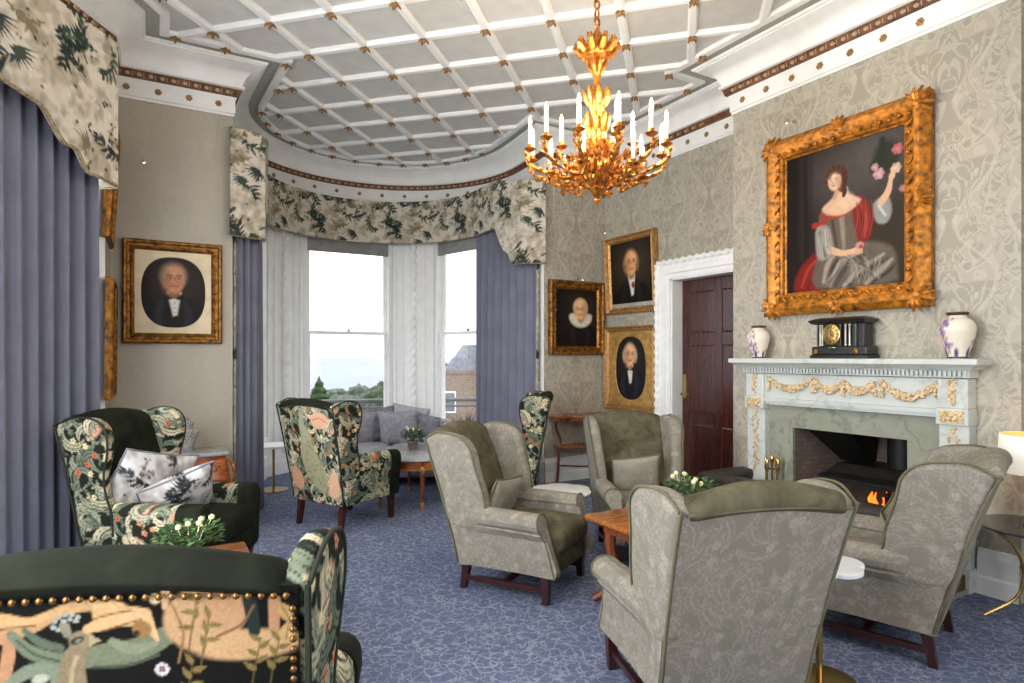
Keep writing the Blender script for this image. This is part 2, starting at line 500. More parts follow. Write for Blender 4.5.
def carpet():
    t = NT('blue_patterned_carpet'); v = t.coord(); w = t.warp(v, 5, .16, 2)
    w = t.warp(w, 24, .07, 2); e = t.vor(w, 17, 'DISTANCE_TO_EDGE'); e2 = t.vor(t.warp(v, 14, .1, 2), 34, 'DISTANCE_TO_EDGE')
    l1 = t.ramp(e, [(.02, 1.0), (.09, 0.0)]); l2 = t.ramp(e2, [(.02, 1.0), (.1, 0.0)])
    br = t.noise(v, 5, 3)
    base = t.mix(t.noise(v, 34, 4), (73,82,110), (110,119,146))
    c = t.mix(t.math('MULTIPLY', l2, .35), base, (122,134,160))
    c = t.mix(t.math('MULTIPLY', l1, t.math('ADD', .15, t.math('MULTIPLY', br, .6))), c, (172,179,192))
    t.bump(t.noise(v, 400, 2), .3, .006)
    return t.fin(c, .95, 0, .05, .2)
M['carpet'] = carpet()
def marble(name, a, b, vein, sc=3):
    t = NT(name); v = t.coord(); w = t.warp(v, 2.5, .6, 4)
    f = t.noise(t.mapping(w, (1, .5, 2.2)), sc, 5, .6, 1)
    g = t.ramp(t.math('ABSOLUTE', t.math('SUBTRACT', t.noise(w, sc*.8, 3), .5)), [(0, 1.0), (.03, 0.0)])
    c = t.mix(f, a, b); c = t.mix(t.math('MULTIPLY', g, .6), c, vein)
    return t.fin(c, .22, 0, .5)
M['marble_pale'] = marble('pale_grey_marble', (190,196,192), (208,212,206), (172,176,171))
M['marble_green'] = marble('grey_green_marble', (126,130,115), (164,165,150), (112,114,101), 4)
M['marble_table'] = marble('grey_table_marble', (150,152,152), (196,198,198), (120,122,122), 6)
def brick():
    t = NT('firebox_brick'); v = t.coord(); sp = t.n('ShaderNodeSeparateXYZ'); t.l(v, sp.inputs[0])
    cb = t.n('ShaderNodeCombineXYZ'); t.l(t.math('ADD', sp.outputs[0], sp.outputs[1]), cb.inputs[0]); t.l(sp.outputs[2], cb.inputs[1])
    b = t.n('ShaderNodeTexBrick'); t.l(cb.outputs[0], b.inputs[0]); b.inputs['Scale'].default_value = 7
    b.inputs['Color1'].default_value = L4((134,112,98)); b.inputs['Color2'].default_value = L4((108,92,84)); b.inputs['Mortar'].default_value = L4((86,76,70))
    b.inputs['Mortar Size'].default_value = .015
    c = t.mix(t.noise(v, 3, 3), b.outputs['Color'], (70,60,56))
    return t.fin(c, .9, 0, .1)
M['brick'] = brick()
def glass():
    t = NT('window_glass'); tr = t.n('ShaderNodeBsdfTransparent'); gl = t.n('ShaderNodeBsdfGlossy'); gl.inputs['Roughness'].default_value = .02
    mx = t.n('ShaderNodeMixShader'); mx.inputs[0].default_value = .05
    t.l(tr.outputs[0], mx.inputs[1]); t.l(gl.outputs[0], mx.inputs[2]); t.l(mx.outputs[0], t.out.inputs[0])
    return t.m
M['glass'] = glass()
def cutglass():
    t = NT('cut_glass'); v = t.coord(); f = t.vor(v, 70)
    t.bump(f, .8, .01)
    return t.fin(t.ramp(f, [(.1, (150,150,150)), (.6, (215,215,212))]), .15, 0, .7, Transmission_Weight=.45)
M['cutglass'] = cutglass()
SKY = 3.0; DAY = (140, 330, 105, 32); GLOW = 13
# ================================================================== fabric prints
def make_toile():
    p = Paint(1.0, 1.0, 330, 330, (214,205,190), wrap=True)
    R = RNG.random
    for k in range(80):
        x, y = R(2); r = .03+.07*R()
        for q in range(8):
            p.ell(x+r*RNG.normal()*.7, y+r*RNG.normal()*.6, r*.42*(.5+R()), r*.3*(.5+R()), [(158,146,124),(176,164,142),(142,132,112),(196,182,162)][(q+k) % 4], R()*3, .012, .55)
    def spray(x, y, a, n, step_, ll, lw, col, bend):
        st = [(x, y)]
        for q in range(n):
            a += bend+RNG.normal()*.12; st.append((st[-1][0]+step_*math.cos(a), st[-1][1]+step_*math.sin(a)))
        p.stroke(st, [.005,.002], tuple(int(c*.9) for c in col), .003)
        for q, (sx, sy) in enumerate(st[1:]):
            f = math.sin(PI*(q+1)/(n+1))*.7+.3; d = math.atan2(sy-st[q][1], sx-st[q][0])
            for e in (-1, 1):
                if R() < .88: p.leaf(sx, sy, ll*f*(.6+.6*R()), lw*(.6+.7*R()), d+e*(.55+.4*R()), col if R() < .75 else tuple(min(255,int(c*1.35)) for c in col), None, .003)
    for k in range(12): spray(R(), R(), R()*6.28, 7, .034, .095, .013, [(48,58,54),(60,74,64),(44,52,50)][k % 3], RNG.normal()*.14)
    for k in range(7): spray(R(), R(), R()*6.28, 6, .028, .06, .012, [(134,122,98),(112,104,84),(96,102,84)][k % 3], RNG.normal()*.2)
    for k in range(7):
        x, y = R(2); b = R()*6; m = 7+int(R()*4)
        for q in range(m): p.leaf(x, y, .09+.06*R(), .008, b+(q-m/2)*.24, [(52,66,60),(128,116,90),(70,80,70)][k % 3], None, .003)
    for k in range(60):
        x, y = R(2)
        for q in range(1+int(3*R())): p.ell(x+.016*RNG.normal(), y+.016*RNG.normal(), .006+.008*R(), .006+.005*R(), [(70,66,74),(228,219,204),(140,122,92),(54,62,58)][k % 4], R()*3, .003)
    for k in range(3):
        x, y = R(2)
        p.ell(x, y, .045, .02, (74,74,78), .5, .005); p.ell(x+.04, y+.03, .016, .014, (58,60,64), 0, .004)
        p.leaf(x-.03, y-.015, .08, .008, PI+.5, (64,66,70), None, .003); p.leaf(x+.05, y+.034, .02, .003, .1, (120,100,60), None, .002)
    p.mottle((40,40), .07)
    return p
TOILE = make_toile()
def make_tapestry_tile():
    p = Paint(.6, .6, 300, 300, (34,38,31), wrap=True); R = RNG.random
    for k in range(7):      # pale animals and birds half hidden in the leaves
        x, y = R(2)*.6; a = R()*3; c = [(208,162,132),(216,190,152),(196,184,156)][k % 3]
        p.ell(x, y, .055+.02*R(), .030, c, a, .006); p.ell(x+.05*math.cos(a+.5), y+.05*math.sin(a+.5), .024, .018, c, a, .005)
        for q in range(5): p.stroke([(x-.05*math.cos(a)+.012*q, y-.05*math.sin(a)), (x+.012*q, y+.01), (x+.04*math.cos(a), y+.04*math.sin(a))], [.0015,.002,.001], tuple(int(v*.62) for v in c), .002, .8)
    cols = [(122,132,112), (152,158,134), (104,116,98), (180,176,148), (206,192,160)]
    for k in range(72):     # curling acanthus leaves with dark veins and lobes
        x, y = R(2)*.6; a = R()*6.28; s_ = RNG.choice([-1,1]); da = s_*(.35+.3*R()); l = .022+.016*R()
        st = [(x, y)]
        for q in range(6): a += da; st.append((st[-1][0]+l*math.cos(a), st[-1][1]+l*math.sin(a)))
        c = cols[k % 5]
        p.stroke(st, [.008,.017,.022,.018,.010,.003], (24,28,24), .003)
        p.stroke(st, [.005,.013,.017,.013,.007,.002], c, .003)
        for q in range(1, 6):
            d = math.atan2(st[q][1]-st[q-1][1], st[q][0]-st[q-1][0])
            for e in (-1, 1): p.leaf(st[q][0], st[q][1], .024, .005, d+e*.9, c, None, .002)
        p.stroke(st, [.0015,.0025,.001], tuple(int(v*.5) for v in c), .0015)
    for k in range(26):
        x, y = R(2)*.6; c = [(196,104,62),(224,206,162),(206,140,104)][k % 3]
        for q in range(5): p.ell(x+.010*math.cos(q*1.257), y+.010*math.sin(q*1.257), .008, .006, c, q*1.257, .0015)
        p.ell(x, y, .004, .004, (70,52,34), 0, .001)
    for k in range(40):
        x, y = R(2)*.6; p.leaf(x, y, .03+.02*R(), .006, R()*6.28, cols[k % 5], (50,56,46), .0015)
    p.mottle((90,90), .16)
    return p
TAP = make_tapestry_tile()
def make_grey_tile():
    """pale leaf scrolls woven tone on tone"""
    p = Paint(.6, .6, 360, 360, (126,120,108), wrap=True); R = RNG.random
    for k in range(90):
        x, y = R(2)*.6; a = R()*6.28; da = RNG.choice([-1,1])*(.22+.25*R()); l = .022+.012*R()
        st = [(x, y)]
        for q in range(6): a += da; st.append((st[-1][0]+l*math.cos(a), st[-1][1]+l*math.sin(a)))
        p.stroke(st, [.003,.0135,.0205,.0185,.0105,.0018], (152,145,134), .0015)
        p.stroke(st, [.002,.012,.019,.017,.009,.001], (129,123,111), .002)
        p.stroke(st, [.001,.002,.001], (150,142,131), .0012)
        for q in range(1, 6):
            d = math.atan2(st[q][1]-st[q-1][1], st[q][0]-st[q-1][0])
            for e in (-1, 1): p.stroke([st[q], (st[q][0]+.018*math.cos(d+e*.8), st[q][1]+.018*math.sin(d+e*.8))], [.0012,.0008], (148,141,130), .001, 1, 0)
    for k in range(30):
        x, y = R(2)*.6
        for q in range(6): p.ell(x+.010*math.cos(q*1.05), y+.010*math.sin(q*1.05), .008, .005, (150,143,132), q*1.05, .0015)
        p.ell(x, y, .004, .004, (138,132,118), 0, .001)
    p.mottle((120,120), .06)
    return p
GRT = make_grey_tile()
def make_peacock_panel():
    """woven bird among leaves for the back of the window tapestry chair, .66 x .86 m"""
    p = Paint(.66, .86, 200, 260, (30,34,28))
    g = TAP.at(p.X, p.Y); p.c = g.copy()
    p.poly([(.20,.42),(.25,.60),(.30,.68),(.36,.62),(.42,.44),(.50,.24),(.46,.10),(.34,.14),(.24,.26)], (150,146,116), .012, 1, 4)
    p.stroke([(.30,.58),(.27,.70),(.29,.80)], [.06,.035,.022], (152,150,124), .006)
    p.ell(.295,.815,.03,.024,(140,140,116),0,.004); p.leaf(.32,.815,.04,.007,-.2,(206,180,130))
    for k in range(70):
        u, v = RNG.random(2); x = .26+.2*u; y = .16+.4*v
        p.ell(x, y, .011, .008, (96,100,78), 0, .003); p.ell(x, y, .005, .004, (190,172,120), 0, .002)
    p.ell(.50,.74,.11,.07,(206,158,128),.1,.01); p.stroke([(.42,.74),(.5,.76),(.58,.73)], [.003,.003], (120,80,58), .002)
    p.poly([(.50,.08),(.54,.26),(.62,.30),(.64,.10)], (208,164,132), .01, 1, 4)
    p.ell(.10,.20,.08,.1,(198,150,118),.3,.012)
    p.mottle((80,100), .1)
    return p
def make_close_panel():
    """large woven bird and leaf scrolls seen close up; drawn on a -95..303 x 590..840 cloth plan"""
    p = Paint(400, 250, 560, 350, (20,21,18))
    X = lambda x: x+95
    Y = lambda y: 840-y
    def S(pts, w, c, a=1, soft=1.2): p.stroke([(X(x), Y(y)) for x, y in pts], w, c, soft, a)
    def E(x, y, rx, ry, c, rot=0, soft=1.5): p.ell(X(x), Y(y), rx, ry, c, rot, soft)
    def Lf(x, y, l, w, a, c, v=None): p.leaf(X(x), Y(y), l, w, a, c, v, 1)
    E(-20,680,45,70,(120,88,64),.2,4); E(0,640,16,45,(112,80,56),.1,3); S([(-6,600),(2,640),(6,690)],[2,3],(160,120,84)); S([(8,610),(14,650),(12,700)],[1.5,2],(150,112,80))
    for x0 in (-60,-85): S([(x0,600),(x0+10,640),(x0-4,690)],[8,12,6],(96,106,86))
    S([(14,622),(32,619),(54,623),(74,616),(94,609),(118,607)],[7,8,6,5,6,5],(198,158,112)); S([(18,634),(34,632),(58,628),(80,619)],[9,8,4,2],(186,146,104))
    S([(14,640),(34,641),(26,683),(28,720)],[5,6,5],(178,132,98)); S([(16,630),(36,627),(60,626)],[.8,.8],(86,60,40))
    S([(38,634),(52,652),(76,662),(94,656)],[5,7,8,5],(112,120,98)); S([(50,630),(64,644),(80,650)],[3,5,4],(92,102,86))
    S([(42,640),(56,655),(78,664)],[1,1.2],(62,72,58))
    S([(30,684),(52,672),(74,678),(70,700)],[5,8,7],(122,130,112)); E(58,682,8,5,(176,176,158),.2)
    S([(104,662),(128,659),(152,655),(180,641)],[11,13,12,10],(116,122,98)); S([(108,672),(140,672),(170,662)],[1.5,1.5],(78,86,70)); S([(128,646),(146,655),(168,650)],[4,6,3],(136,140,114))
    S([(88,740),(86,700),(90,668),(98,650)],[22,16,11,9],(136,120,94)); E(100,643,12,10,(140,124,98),.3); p.poly([(X(107),Y(637)),(X(118),Y(644)),(X(106),Y(650))],(172,156,122),1)
    E(96,643,7,3.4,(40,48,44),.4,1); E(97,643,3,1.6,(120,130,116),.4,.8); S([(84,706),(88,676),(94,660)],[2,2],(172,152,120))
    S([(88,636),(86,628)],[4,5],(132,128,110))
    for x, y in ((76,628),(78,622),(82,618),(88,616),(94,616),(99,619),(80,631),(86,622),(92,621),(97,623)): E(x,y,2.6,2.2,(160,164,156),0,.8)
    E(128,612,16,9,(214,174,124),.1); E(122,618,10,8,(206,166,116),.5); S([(106,632),(122,626),(140,618),(160,618)],[4,7,9,6],(208,168,120)); S([(138,622),(156,622),(164,634),(170,646)],[8,9,5,2],(212,174,128))
    E(156,634,9,9,(150,112,72)); E(151,638,3,3,(44,36,28)); S([(112,622),(130,617),(148,614)],[.8,1],(120,84,52)); S([(120,634),(142,628),(156,624)],[.8,1],(120,84,52))
    E(170,603,5,5,(222,196,150)); S([(180,596),(179,612)],[4,3],(210,170,128))
    E(214,626,38,34,(196,156,116),.3,3); E(236,612,26,24,(192,148,110),.6,3); E(256,655,52,17,(204,164,120),.05,3); S([(282,606),(281,640)],[6,5],(190,142,104)); S([(258,606),(262,640)],[7,6],(40,50,48)); S([(226,645),(250,632),(262,612)],[1.6,1.2],(132,92,66)); S([(186,610),(194,640),(188,672)],[1.2,1.2],(146,106,74))
    for bx, by, aa in ((214,640,.9),(204,618,2.2),(262,668,1.6),(196,690,1.2),(280,668,1.2)):
        S([(bx-6,by+44),(bx,by+10),(bx+6,by-20)],[.9,.7],(98,84,50))
        for q in range(5): Lf(bx+q*1.4, by+16-q*8, 15, 3.2, aa+(-1)**q*.9, (136,116,70), (98,84,48))
    Lf(296,628,22,7,2.0,(190,156,104),(120,92,56)); Lf(292,652,24,7,1.4,(198,162,112),(120,92,56)); Lf(270,600,14,3,.2,(150,60,36))
    for k in range(8): E(172+5*math.cos(k*.785), 678+5*math.sin(k*.785), 2.6, 2.0, (214,206,206), k*.785, .8)
    E(172,678,2.4,2.2,(150,110,120),0,.8)
    for k in range(40):   # below the picture edge the same growth goes on
        x = -90+390*RNG.random(); y = 700+140*RNG.random()
        S([(x,y),(x+14*RNG.normal(),y+12),(x+22*RNG.normal(),y+26)],[2,7,3],[(116,122,98),(190,150,110),(92,102,86),(200,184,140)][k % 4])
    p.c *= .72
    p.mottle((190,130), .14)
    return p

# ================================================================== room shell
H_CEIL = 3.885; FZ = 3.45
BC = (2.18, 6.70); RW = 1.45; RC = 1.38
def bp(a, r=RW): return (BC[0]+r*math.cos(math.radians(a)), BC[1]+r*math.sin(math.radians(a)))
XR, XB, YB, XL = 4.62, 4.256, 5.78, -.29
CB0, CB1 = 1.592, 3.604
LB = [(XL,5.22), (-1.38,3.45), (-1.38,1.75), (XL,.07)]

fl = MB().b2((-1.8,-1.0,-.1),(5.0,8.5,0)).build('floor', M['carpet'], smooth=False); struct(fl)
cl = MB().b2((-1.9,-1.0,H_CEIL),(5.0,8.5,H_CEIL+.12)).build('ceiling', M['ceil_panel'], smooth=False); struct(cl)

def wall(name, boxes, mat):
    mb = MB()
    for a, b in boxes: mb.b2(a, b)
    return struct(mb.build(name, mat, smooth=False))
HT = H_CEIL
wall('wall_back_left', [((XL-.2,YB,0),(.59,YB+.2,HT))], M['damask_sheen'])
wall('wall_back_right', [((3.76,YB,0),(XR+.2,YB+.2,HT))], M['damask_y'])
D0, D1, DT = 3.72, 4.69, 2.20
wall('wall_right_door', [((XR,D1,0),(XR+.3,YB,HT)),((XR,CB1-.05,0),(XR+.3,D0,HT)),((XR,D0,DT),(XR+.3,D1,HT))], M['damask_x'])
F0, F1, FT = 2.19, 3.02, .87
wall('wall_chimney_breast', [((XB,F1,0),(XR+.02,CB1,HT)),((XB,CB0,0),(XR+.02,F0,HT)),((XB,F0,FT),(XR+.02,F1,HT))], M['damask_x'])
wall('wall_right_recess', [((XR,-.9,0),(XR+.2,CB0+.1,HT))], M['damask_x'])
wall('wall_left', [((XL-.15,5.22,0),(XL,YB,HT))], M['damask_x'])
wall('wall_left_near', [((XL-.15,-.9,0),(XL,.07,HT))], M['damask_x'])
# front wall behind the camera; its wide window is added to let in fill light
wall('wall_front', [((XL-.1,-.9,0),(.9,-.7,HT)),((3.5,-.9,0),(XR+.1,-.7,HT)),((.9,-.9,3.05),(3.5,-.7,HT)),((.9,-.9,0),(3.5,-.7,.5))], M['damask_y'])
def facet_boxes(mb, A, B, t, z0, z1, s0=0, s1=None, n0=0):
    """box standing along plan segment A-B, from distance s0 to s1, thickness t outward (to the right of A->B)"""
    A = Vector((A[0],A[1])); B = Vector((B[0],B[1])); d = (B-A); l = d.length; d.normalize(); n = Vector((d.y,-d.x))
    s1 = l if s1 is None else s1
    P = [A+d*s0+n*n0, A+d*s1+n*n0, A+d*s1+n*(n0+t), A+d*s0+n*(n0+t)]
    mb.rings([[(q.x,q.y,z0) for q in P],[(q.x,q.y,z1) for q in P]])
    return mb
def seglen(A, B): return math.hypot(B[0]-A[0], B[1]-A[1])
# left bay (only its curtained first facet is in view)
for i, nm in enumerate(('wall_left_bay_far','wall_left_bay_middle','wall_left_bay_near')):
    A, B = LB[i], LB[i+1]; l = seglen(A, B); mb = MB()
    facet_boxes(mb, A, B, .15, 0, .5); facet_boxes(mb, A, B, .15, 3.1, HT)
    w0 = .35; facet_boxes(mb, A, B, .15, .5, 3.1, 0, w0); facet_boxes(mb, A, B, .15, .5, 3.1, l-w0, l)
    struct(mb.build(nm, M['white'], smooth=False))

# ------------------------------------------------------------------ windows
def window(name, A, B, z0, z1, blind=True):
    A = Vector((A[0],A[1])); B = Vector((B[0],B[1])); d = (B-A); l = d.length; d.normalize(); n = Vector((d.y,-d.x))
    def bx(mb, s0, s1, n0, n1, za, zb):
        P = [A+d*s0+n*n0, A+d*s1+n*n0, A+d*s1+n*n1, A+d*s0+n*n1]
        mb.rings([[(q.x,q.y,za) for q in P],[(q.x,q.y,zb) for q in P]])
    zm = z0+(z1-z0)*.49
    m = MB(); bx(m,0,.045,-.02,.13,z0,z1); bx(m,l-.045,l,-.02,.13,z0,z1); bx(m,0,l,-.02,.13,z1-.05,z1); bx(m,-.02,l+.02,-.05,.13,z0-.05,z0)
    root = struct(m.build(name, M['white'], smooth=False))
    m = MB()
    for za, zb, n0 in ((zm-.02, z1-.05, .075), (z0, zm+.02, .03)):
        m = MB()
        bx(m,.045,.09,n0,n0+.035,za,zb); bx(m,l-.09,l-.045,n0,n0+.035,za,zb); bx(m,.09,l-.09,n0,n0+.035,za,za+(.04 if za > z0 else .09)); bx(m,.09,l-.09,n0,n0+.035,zb-.04,zb)
        sh = m.build('sash', M['white'], root, smooth=False)
        m = MB(); bx(m,.085,l-.085,n0+.014,n0+.02,za+.03,zb-.03); m.build('pane', M['glass'], sh, smooth=False)
    q = A+d*(l/2)+n*.025
    MB().box((q.x,q.y,zm+.035),(.03,.03,.03)).build('sash_lock', M['brass'], root)
    if blind:
        m = MB(); bx(m,.05,l-.05,.0,.018,z1-.25,z1-.05); bx(m,.05,l-.05,-.004,.022,z1-.275,z1-.25)
        m.build('roller_blind', M['blind'], root, smooth=False)
    return root
M['blind'] = plain('grey_roller_blind', (150,150,146), .8)
AN = [-8, 41.5, 65.6, 112, 136, 188]
ZS, ZH = .46, 3.02
window('window_1', bp(65.6), bp(112), ZS, ZH)
window('window_2', bp(-8), bp(41.5), ZS, ZH)
window('window_3', bp(136), bp(188), ZS, ZH)
window('window_4', (.9,-.7), (3.5,-.7), .5, 3.05, False)  # unseen window, added so fill light can enter behind the camera
for i in range(3):
    A, B = Vector(LB[i]), Vector(LB[i+1]); d = (B-A).normalized(); l = (B-A).length
    window('window_%d' % (5+i), tuple(A+d*.35), tuple(A+d*(l-.35)), .5, 3.1, False)
# bay masonry: dado under the sills, piers, head
def bay_wall():
    mb = MB(); T = .16
    pts = [(3.76,5.78), bp(-8)]
    for a, b in ((0,1),(2,3),(4,5)):
        facet_boxes(mb, bp(AN[a]), bp(AN[b]), T, 0, ZS-.05); facet_boxes(mb, bp(AN[a]), bp(AN[b]), T, ZH, 3.14)
    for a, b in ((1,2),(3,4)): facet_boxes(mb, bp(AN[a]), bp(AN[b]), T, 0, 3.14)
    facet_boxes(mb, (3.76,5.78), bp(-8), T, 0, 3.14); facet_boxes(mb, bp(188), (.59,5.78), T, 0, 3.14)
    so_ = [ep(-6+192*k/40)[0] for k in range(41)]
    mb.rings([[(EC[0]+(x-EC[0])*q, EC[1]+(y-EC[1])*q, z) for x, y in so_] for q, z in ((.985,3.12),(1.2,3.12),(1.2,3.15),(.985,3.15),(.985,3.12))], cap=False, close=False)
    return struct(mb.build('wall_bay', M['white'], smooth=False))
# bay head: curved plaster drum carrying the cornice
def arc(r, a0, a1, n): return [bp(a0+(a1-a0)*k/n, r) for k in range(n+1)]
EA, EB, EC = 1.63, 1.62, (2.19, 6.42)
def ep(a, ins=0.0):
    """point on the oval bay drum at parameter a (degrees), moved inward by ins, with the inward heading"""
    a = math.radians(a); n = Vector((math.cos(a)/EA, math.sin(a)/EB)).normalized()
    return (EC[0]+EA*math.cos(a)-n.x*ins, EC[1]+EB*math.sin(a)-n.y*ins), math.atan2(-n.y, -n.x)
drum = [(3.77,5.78),(3.80,6.1)]+[ep(2+176*k/44)[0] for k in range(45)]+[(.575,6.1),(.59,5.78)]
bw = bay_wall()
m = MB(); R = []
for o, z in ((0,3.1),(0,HT),(-.12,HT),(-.12,3.1),(0,3.1)):
    R.append([(q.x,q.y,z) for q in offset_path(drum, o, False)])
m.rings(R, cap=False, close=False); struct(m.build('wall_bay_head', M['white']))
# panel mouldings and rope columns on the piers
def twist_col(mb, path, r, turns_per_m=9, seg=10):
    L = 0; R = []; P = [Vector(p) for p in path]
    t = (P[-1]-P[0]).normalized(); a = Vector((0,0,1)) if abs(t.z) < .9 else Vector((1,0,0)); a = (a-t*a.dot(t)).normalized(); b = t.cross(a)
    n = int((P[-1]-P[0]).length*turns_per_m*6)
    for i in range(n+1):
        p = P[0]+(P[-1]-P[0])*i/n; s = (P[-1]-P[0]).length*i/n; ph = 2*PI*s*turns_per_m/2
        R.append([p+(a*math.cos(2*PI*k/seg)+b*math.sin(2*PI*k/seg))*r*(1+.28*math.cos(2*(2*PI*k/seg)-2*ph)) for k in range(seg)])
    return mb.rings(R)
for a0, a1 in ((41.5,65.6),(112,136)):
    A, B = Vector(bp(a0)), Vector(bp(a1)); d = (B-A).normalized(); n = Vector((-d.y,d.x)); l = (B-A).length
    for s, w_ in ((.045,.05),(.15,.035),(l-.15,.035),(l-.045,.05)):
        mm = MB(); P_ = [A+d*(s-w_/2), A+d*(s+w_/2)]; Q_ = [p_+n*.022 for p_ in P_]
        mm.rings([[(p_.x,p_.y,z_) for p_ in (P_[0],P_[1],Q_[1],Q_[0])] for z_ in (.24,3.1)]); mm.build('pier_moulding', M['white'], bw, smooth=False)
    q = A+d*(l/2)+n*.025
    twist_col(MB(), [(q.x,q.y,.26),(q.x,q.y,3.12)], .042, 8, 12).build('rope_column', M['white'], bw)
for A, B in (((3.76,5.78),bp(-8)),(bp(188),(.59,5.78))):
    A, B = Vector(A), Vector(B); d = (B-A).normalized(); n = Vector((-d.y,d.x)); l = (B-A).length
    for s in (.15,.45):
        q = A+d*s+n*.004
        MB().tube([(q.x,q.y,.26),(q.x,q.y,3.1)], .012, 6).build('pier_moulding', M['white'], bw)

# ------------------------------------------------------------------ cornice, cove, ceiling border, ribs and bosses
PLAN = [(XL,-.7),(XR,-.7),(XR,CB0),(XB,CB0),(XB,CB1),(XR,CB1),(XR,YB)]+drum[:]+[(XL,YB)]+LB
m = MB(); sweep(m, PLAN, [(0,FZ),(.012,FZ),(.012,FZ+.02),(.02,FZ+.025),(.02,FZ+.14),(.03,FZ+.15),(.03,FZ+.16)])
sweep(m, PLAN, [(.07,FZ+.215),(.085,FZ+.225),(.085,FZ+.245),(.07,FZ+.25),(.075,FZ+.28),(.10,FZ+.325),(.14,FZ+.36),(.19,FZ+.385),(.215,FZ+.395),(.215,H_CEIL)])
cor = struct(m.build('trim_1', M['white'], ang=50))
m = MB(); sweep(m, PLAN, [(.02,FZ+.158),(.05,FZ+.165),(.06,FZ+.205),(.07,FZ+.215)])
band = struct(m.build('trim_2', M['band_brown']))
m = MB(); sweep(m, PLAN, [(.21,H_CEIL),(.21,H_CEIL-.03),(.235,H_CEIL-.03),(.245,H_CEIL-.012)]); struct(m.build('trim_3', M['white']))
m = MB(); sweep(m, PLAN, [(.24,H_CEIL-.008),(.345,H_CEIL-.008)]); struct(m.build('trim_4', M['strip'], smooth=False))
m = MB(); sweep(m, PLAN, [(.335,H_CEIL),(.335,H_CEIL-.03),(.345,H_CEIL-.036),(.39,H_CEIL-.036),(.40,H_CEIL-.03),(.40,H_CEIL)]); struct(m.build('trim_5', M['white']))
# gilt rosettes on the frieze and little ornaments on the band, only along the stretches in view
def along(A, B, step, off, z):
    A, B = Vector(A), Vector(B); d = (B-A); l = d.length; d.normalize(); n = Vector((-d.y,d.x)); k = max(1, int(round(l/step))); out = []
    for i in range(k):
        q = A+d*(l*(i+.5)/k)+n*off; out.append(((q.x,q.y,z), math.atan2(n.y,n.x)))
    return out
ros0 = None; orn0 = None
rm = MB()
for k in range(6): rm.ball((.006, .016*math.cos(k*PI/3), .016*math.sin(k*PI/3)), (.007,.011,.011), 6, 4)
rm.ball((.010,0,0), (.010,.011,.011), 6, 4)
om = MB()
om.ball((.004,0,0), (.010,.020,.014), 6, 4).box((.002,.03,0),(.01,.006,.03))
stretch = [((XB,2.0),(XB,CB1)), ((XR,CB1),(XR,YB)), ((.59,YB),(XL,YB)), ((XL,YB),LB[0]), (LB[0],LB[1])]
def do_rosette(loc, a):
    global ros0
    if ros0 is None: ros0 = rm.build('rosette', M['gilt_boss'], cor); ros0.location = loc; ros0.rotation_euler = (0,0,a)
    else: kid(ros0, cor, loc, (0,0,a))
for A, B in stretch:
    for loc, a in along(A, B, .235, .021, FZ+.085): do_rosette(loc, a)
for k in range(16):
    a = 6+168*(k+.5)/16; q, h_ = ep(a, .021); do_rosette((q[0],q[1],FZ+.085), h_)
cnt = 0
def do_orn(loc, a):
    global orn0
    if orn0 is None: orn0 = om.build('band_ornament', M['band_dot'], band); orn0.location = loc; orn0.rotation_euler = (0,.3,a)
    else: kid(orn0, band, loc, (0,.3,a))
for A, B, st in (((XB,2.0),(XB,CB1),.082), ((XR,4.2),(XR,YB),.1), ((.59,YB),(XL,YB),.082), (LB[0],(-.7,4.4),.09)):
    for loc, a in along(A, B, st, .052, FZ+.187): do_orn(loc, a)
for k in range(54):
    a = 6+168*(k+.5)/54; q, h_ = ep(a, .054); do_orn((q[0],q[1],FZ+.187), h_)
# lattice
LS = .354; LX, LY = 2.165, 4.13
IN = [(p.x,p.y) for p in offset_path(PLAN, .38, True)]
def inside(x, y):
    c = False
    for i in range(len(IN)):
        x1,y1 = IN[i-1]; x2,y2 = IN[i]
        if (y1 > y) != (y2 > y) and x < (x2-x1)*(y-y1)/(y2-y1)+x1: c = not c
    return c
def rib(mb, A, B):
    A, B = Vector(A), Vector(B); d = (B-A).normalized(); n = Vector((-d.y,d.x))
    R = []
    for p in (A, B):
        R.append([(p+n*o).to_3d()+Vector((0,0,z)) for o, z in ((-.035,H_CEIL+.01),(-.035,H_CEIL-.016),(-.02,H_CEIL-.034),(.02,H_CEIL-.034),(.035,H_CEIL-.016),(.035,H_CEIL+.01))])
    return mb.rings(R)
nodes = []
for sgn in (1,-1):
    for k in range(-16, 20):
        # line: (X-LX) - sgn*(Y-LY) = 2*k*LS
        pts = []
        run = None; T = [q*.01-6 for q in range(1200)]
        for tt in T:
            x = LX+2*k*LS*.5+tt*.7071; y = LY-sgn*2*k*LS*.5+sgn*tt*.7071
            ok = inside(x, y) and y > .3
            if ok and run is None: run = (x, y)
            if not ok and run is not None:
                if seglen(run, (x, y)) > .15: rib(MB(), run, (x, y)).build('rib', M['white'], cl, smooth=False)
                run = None
bm_ = MB()
for k in range(4):
    c, s = math.cos(k*PI/2), math.sin(k*PI/2)
    bm_.tube([(0,0,.0),(c*.022,s*.022,-.004),(c*.036,s*.036,-.018),(c*.042,s*.042,-.03)], [.010,.011,.009,.003], 6)
bm_.ball((0,0,-.008), (.02,.02,.018), 8, 5).ball((0,0,-.026), .009, 6, 4)
boss0 = None
def boss(x, y):
    global boss0
    if boss0 is None: boss0 = bm_.build('boss', M['gilt_boss'], cl); boss0.location = (x,y,H_CEIL-.034)
    else: kid(boss0, cl, (x,y,H_CEIL-.034))
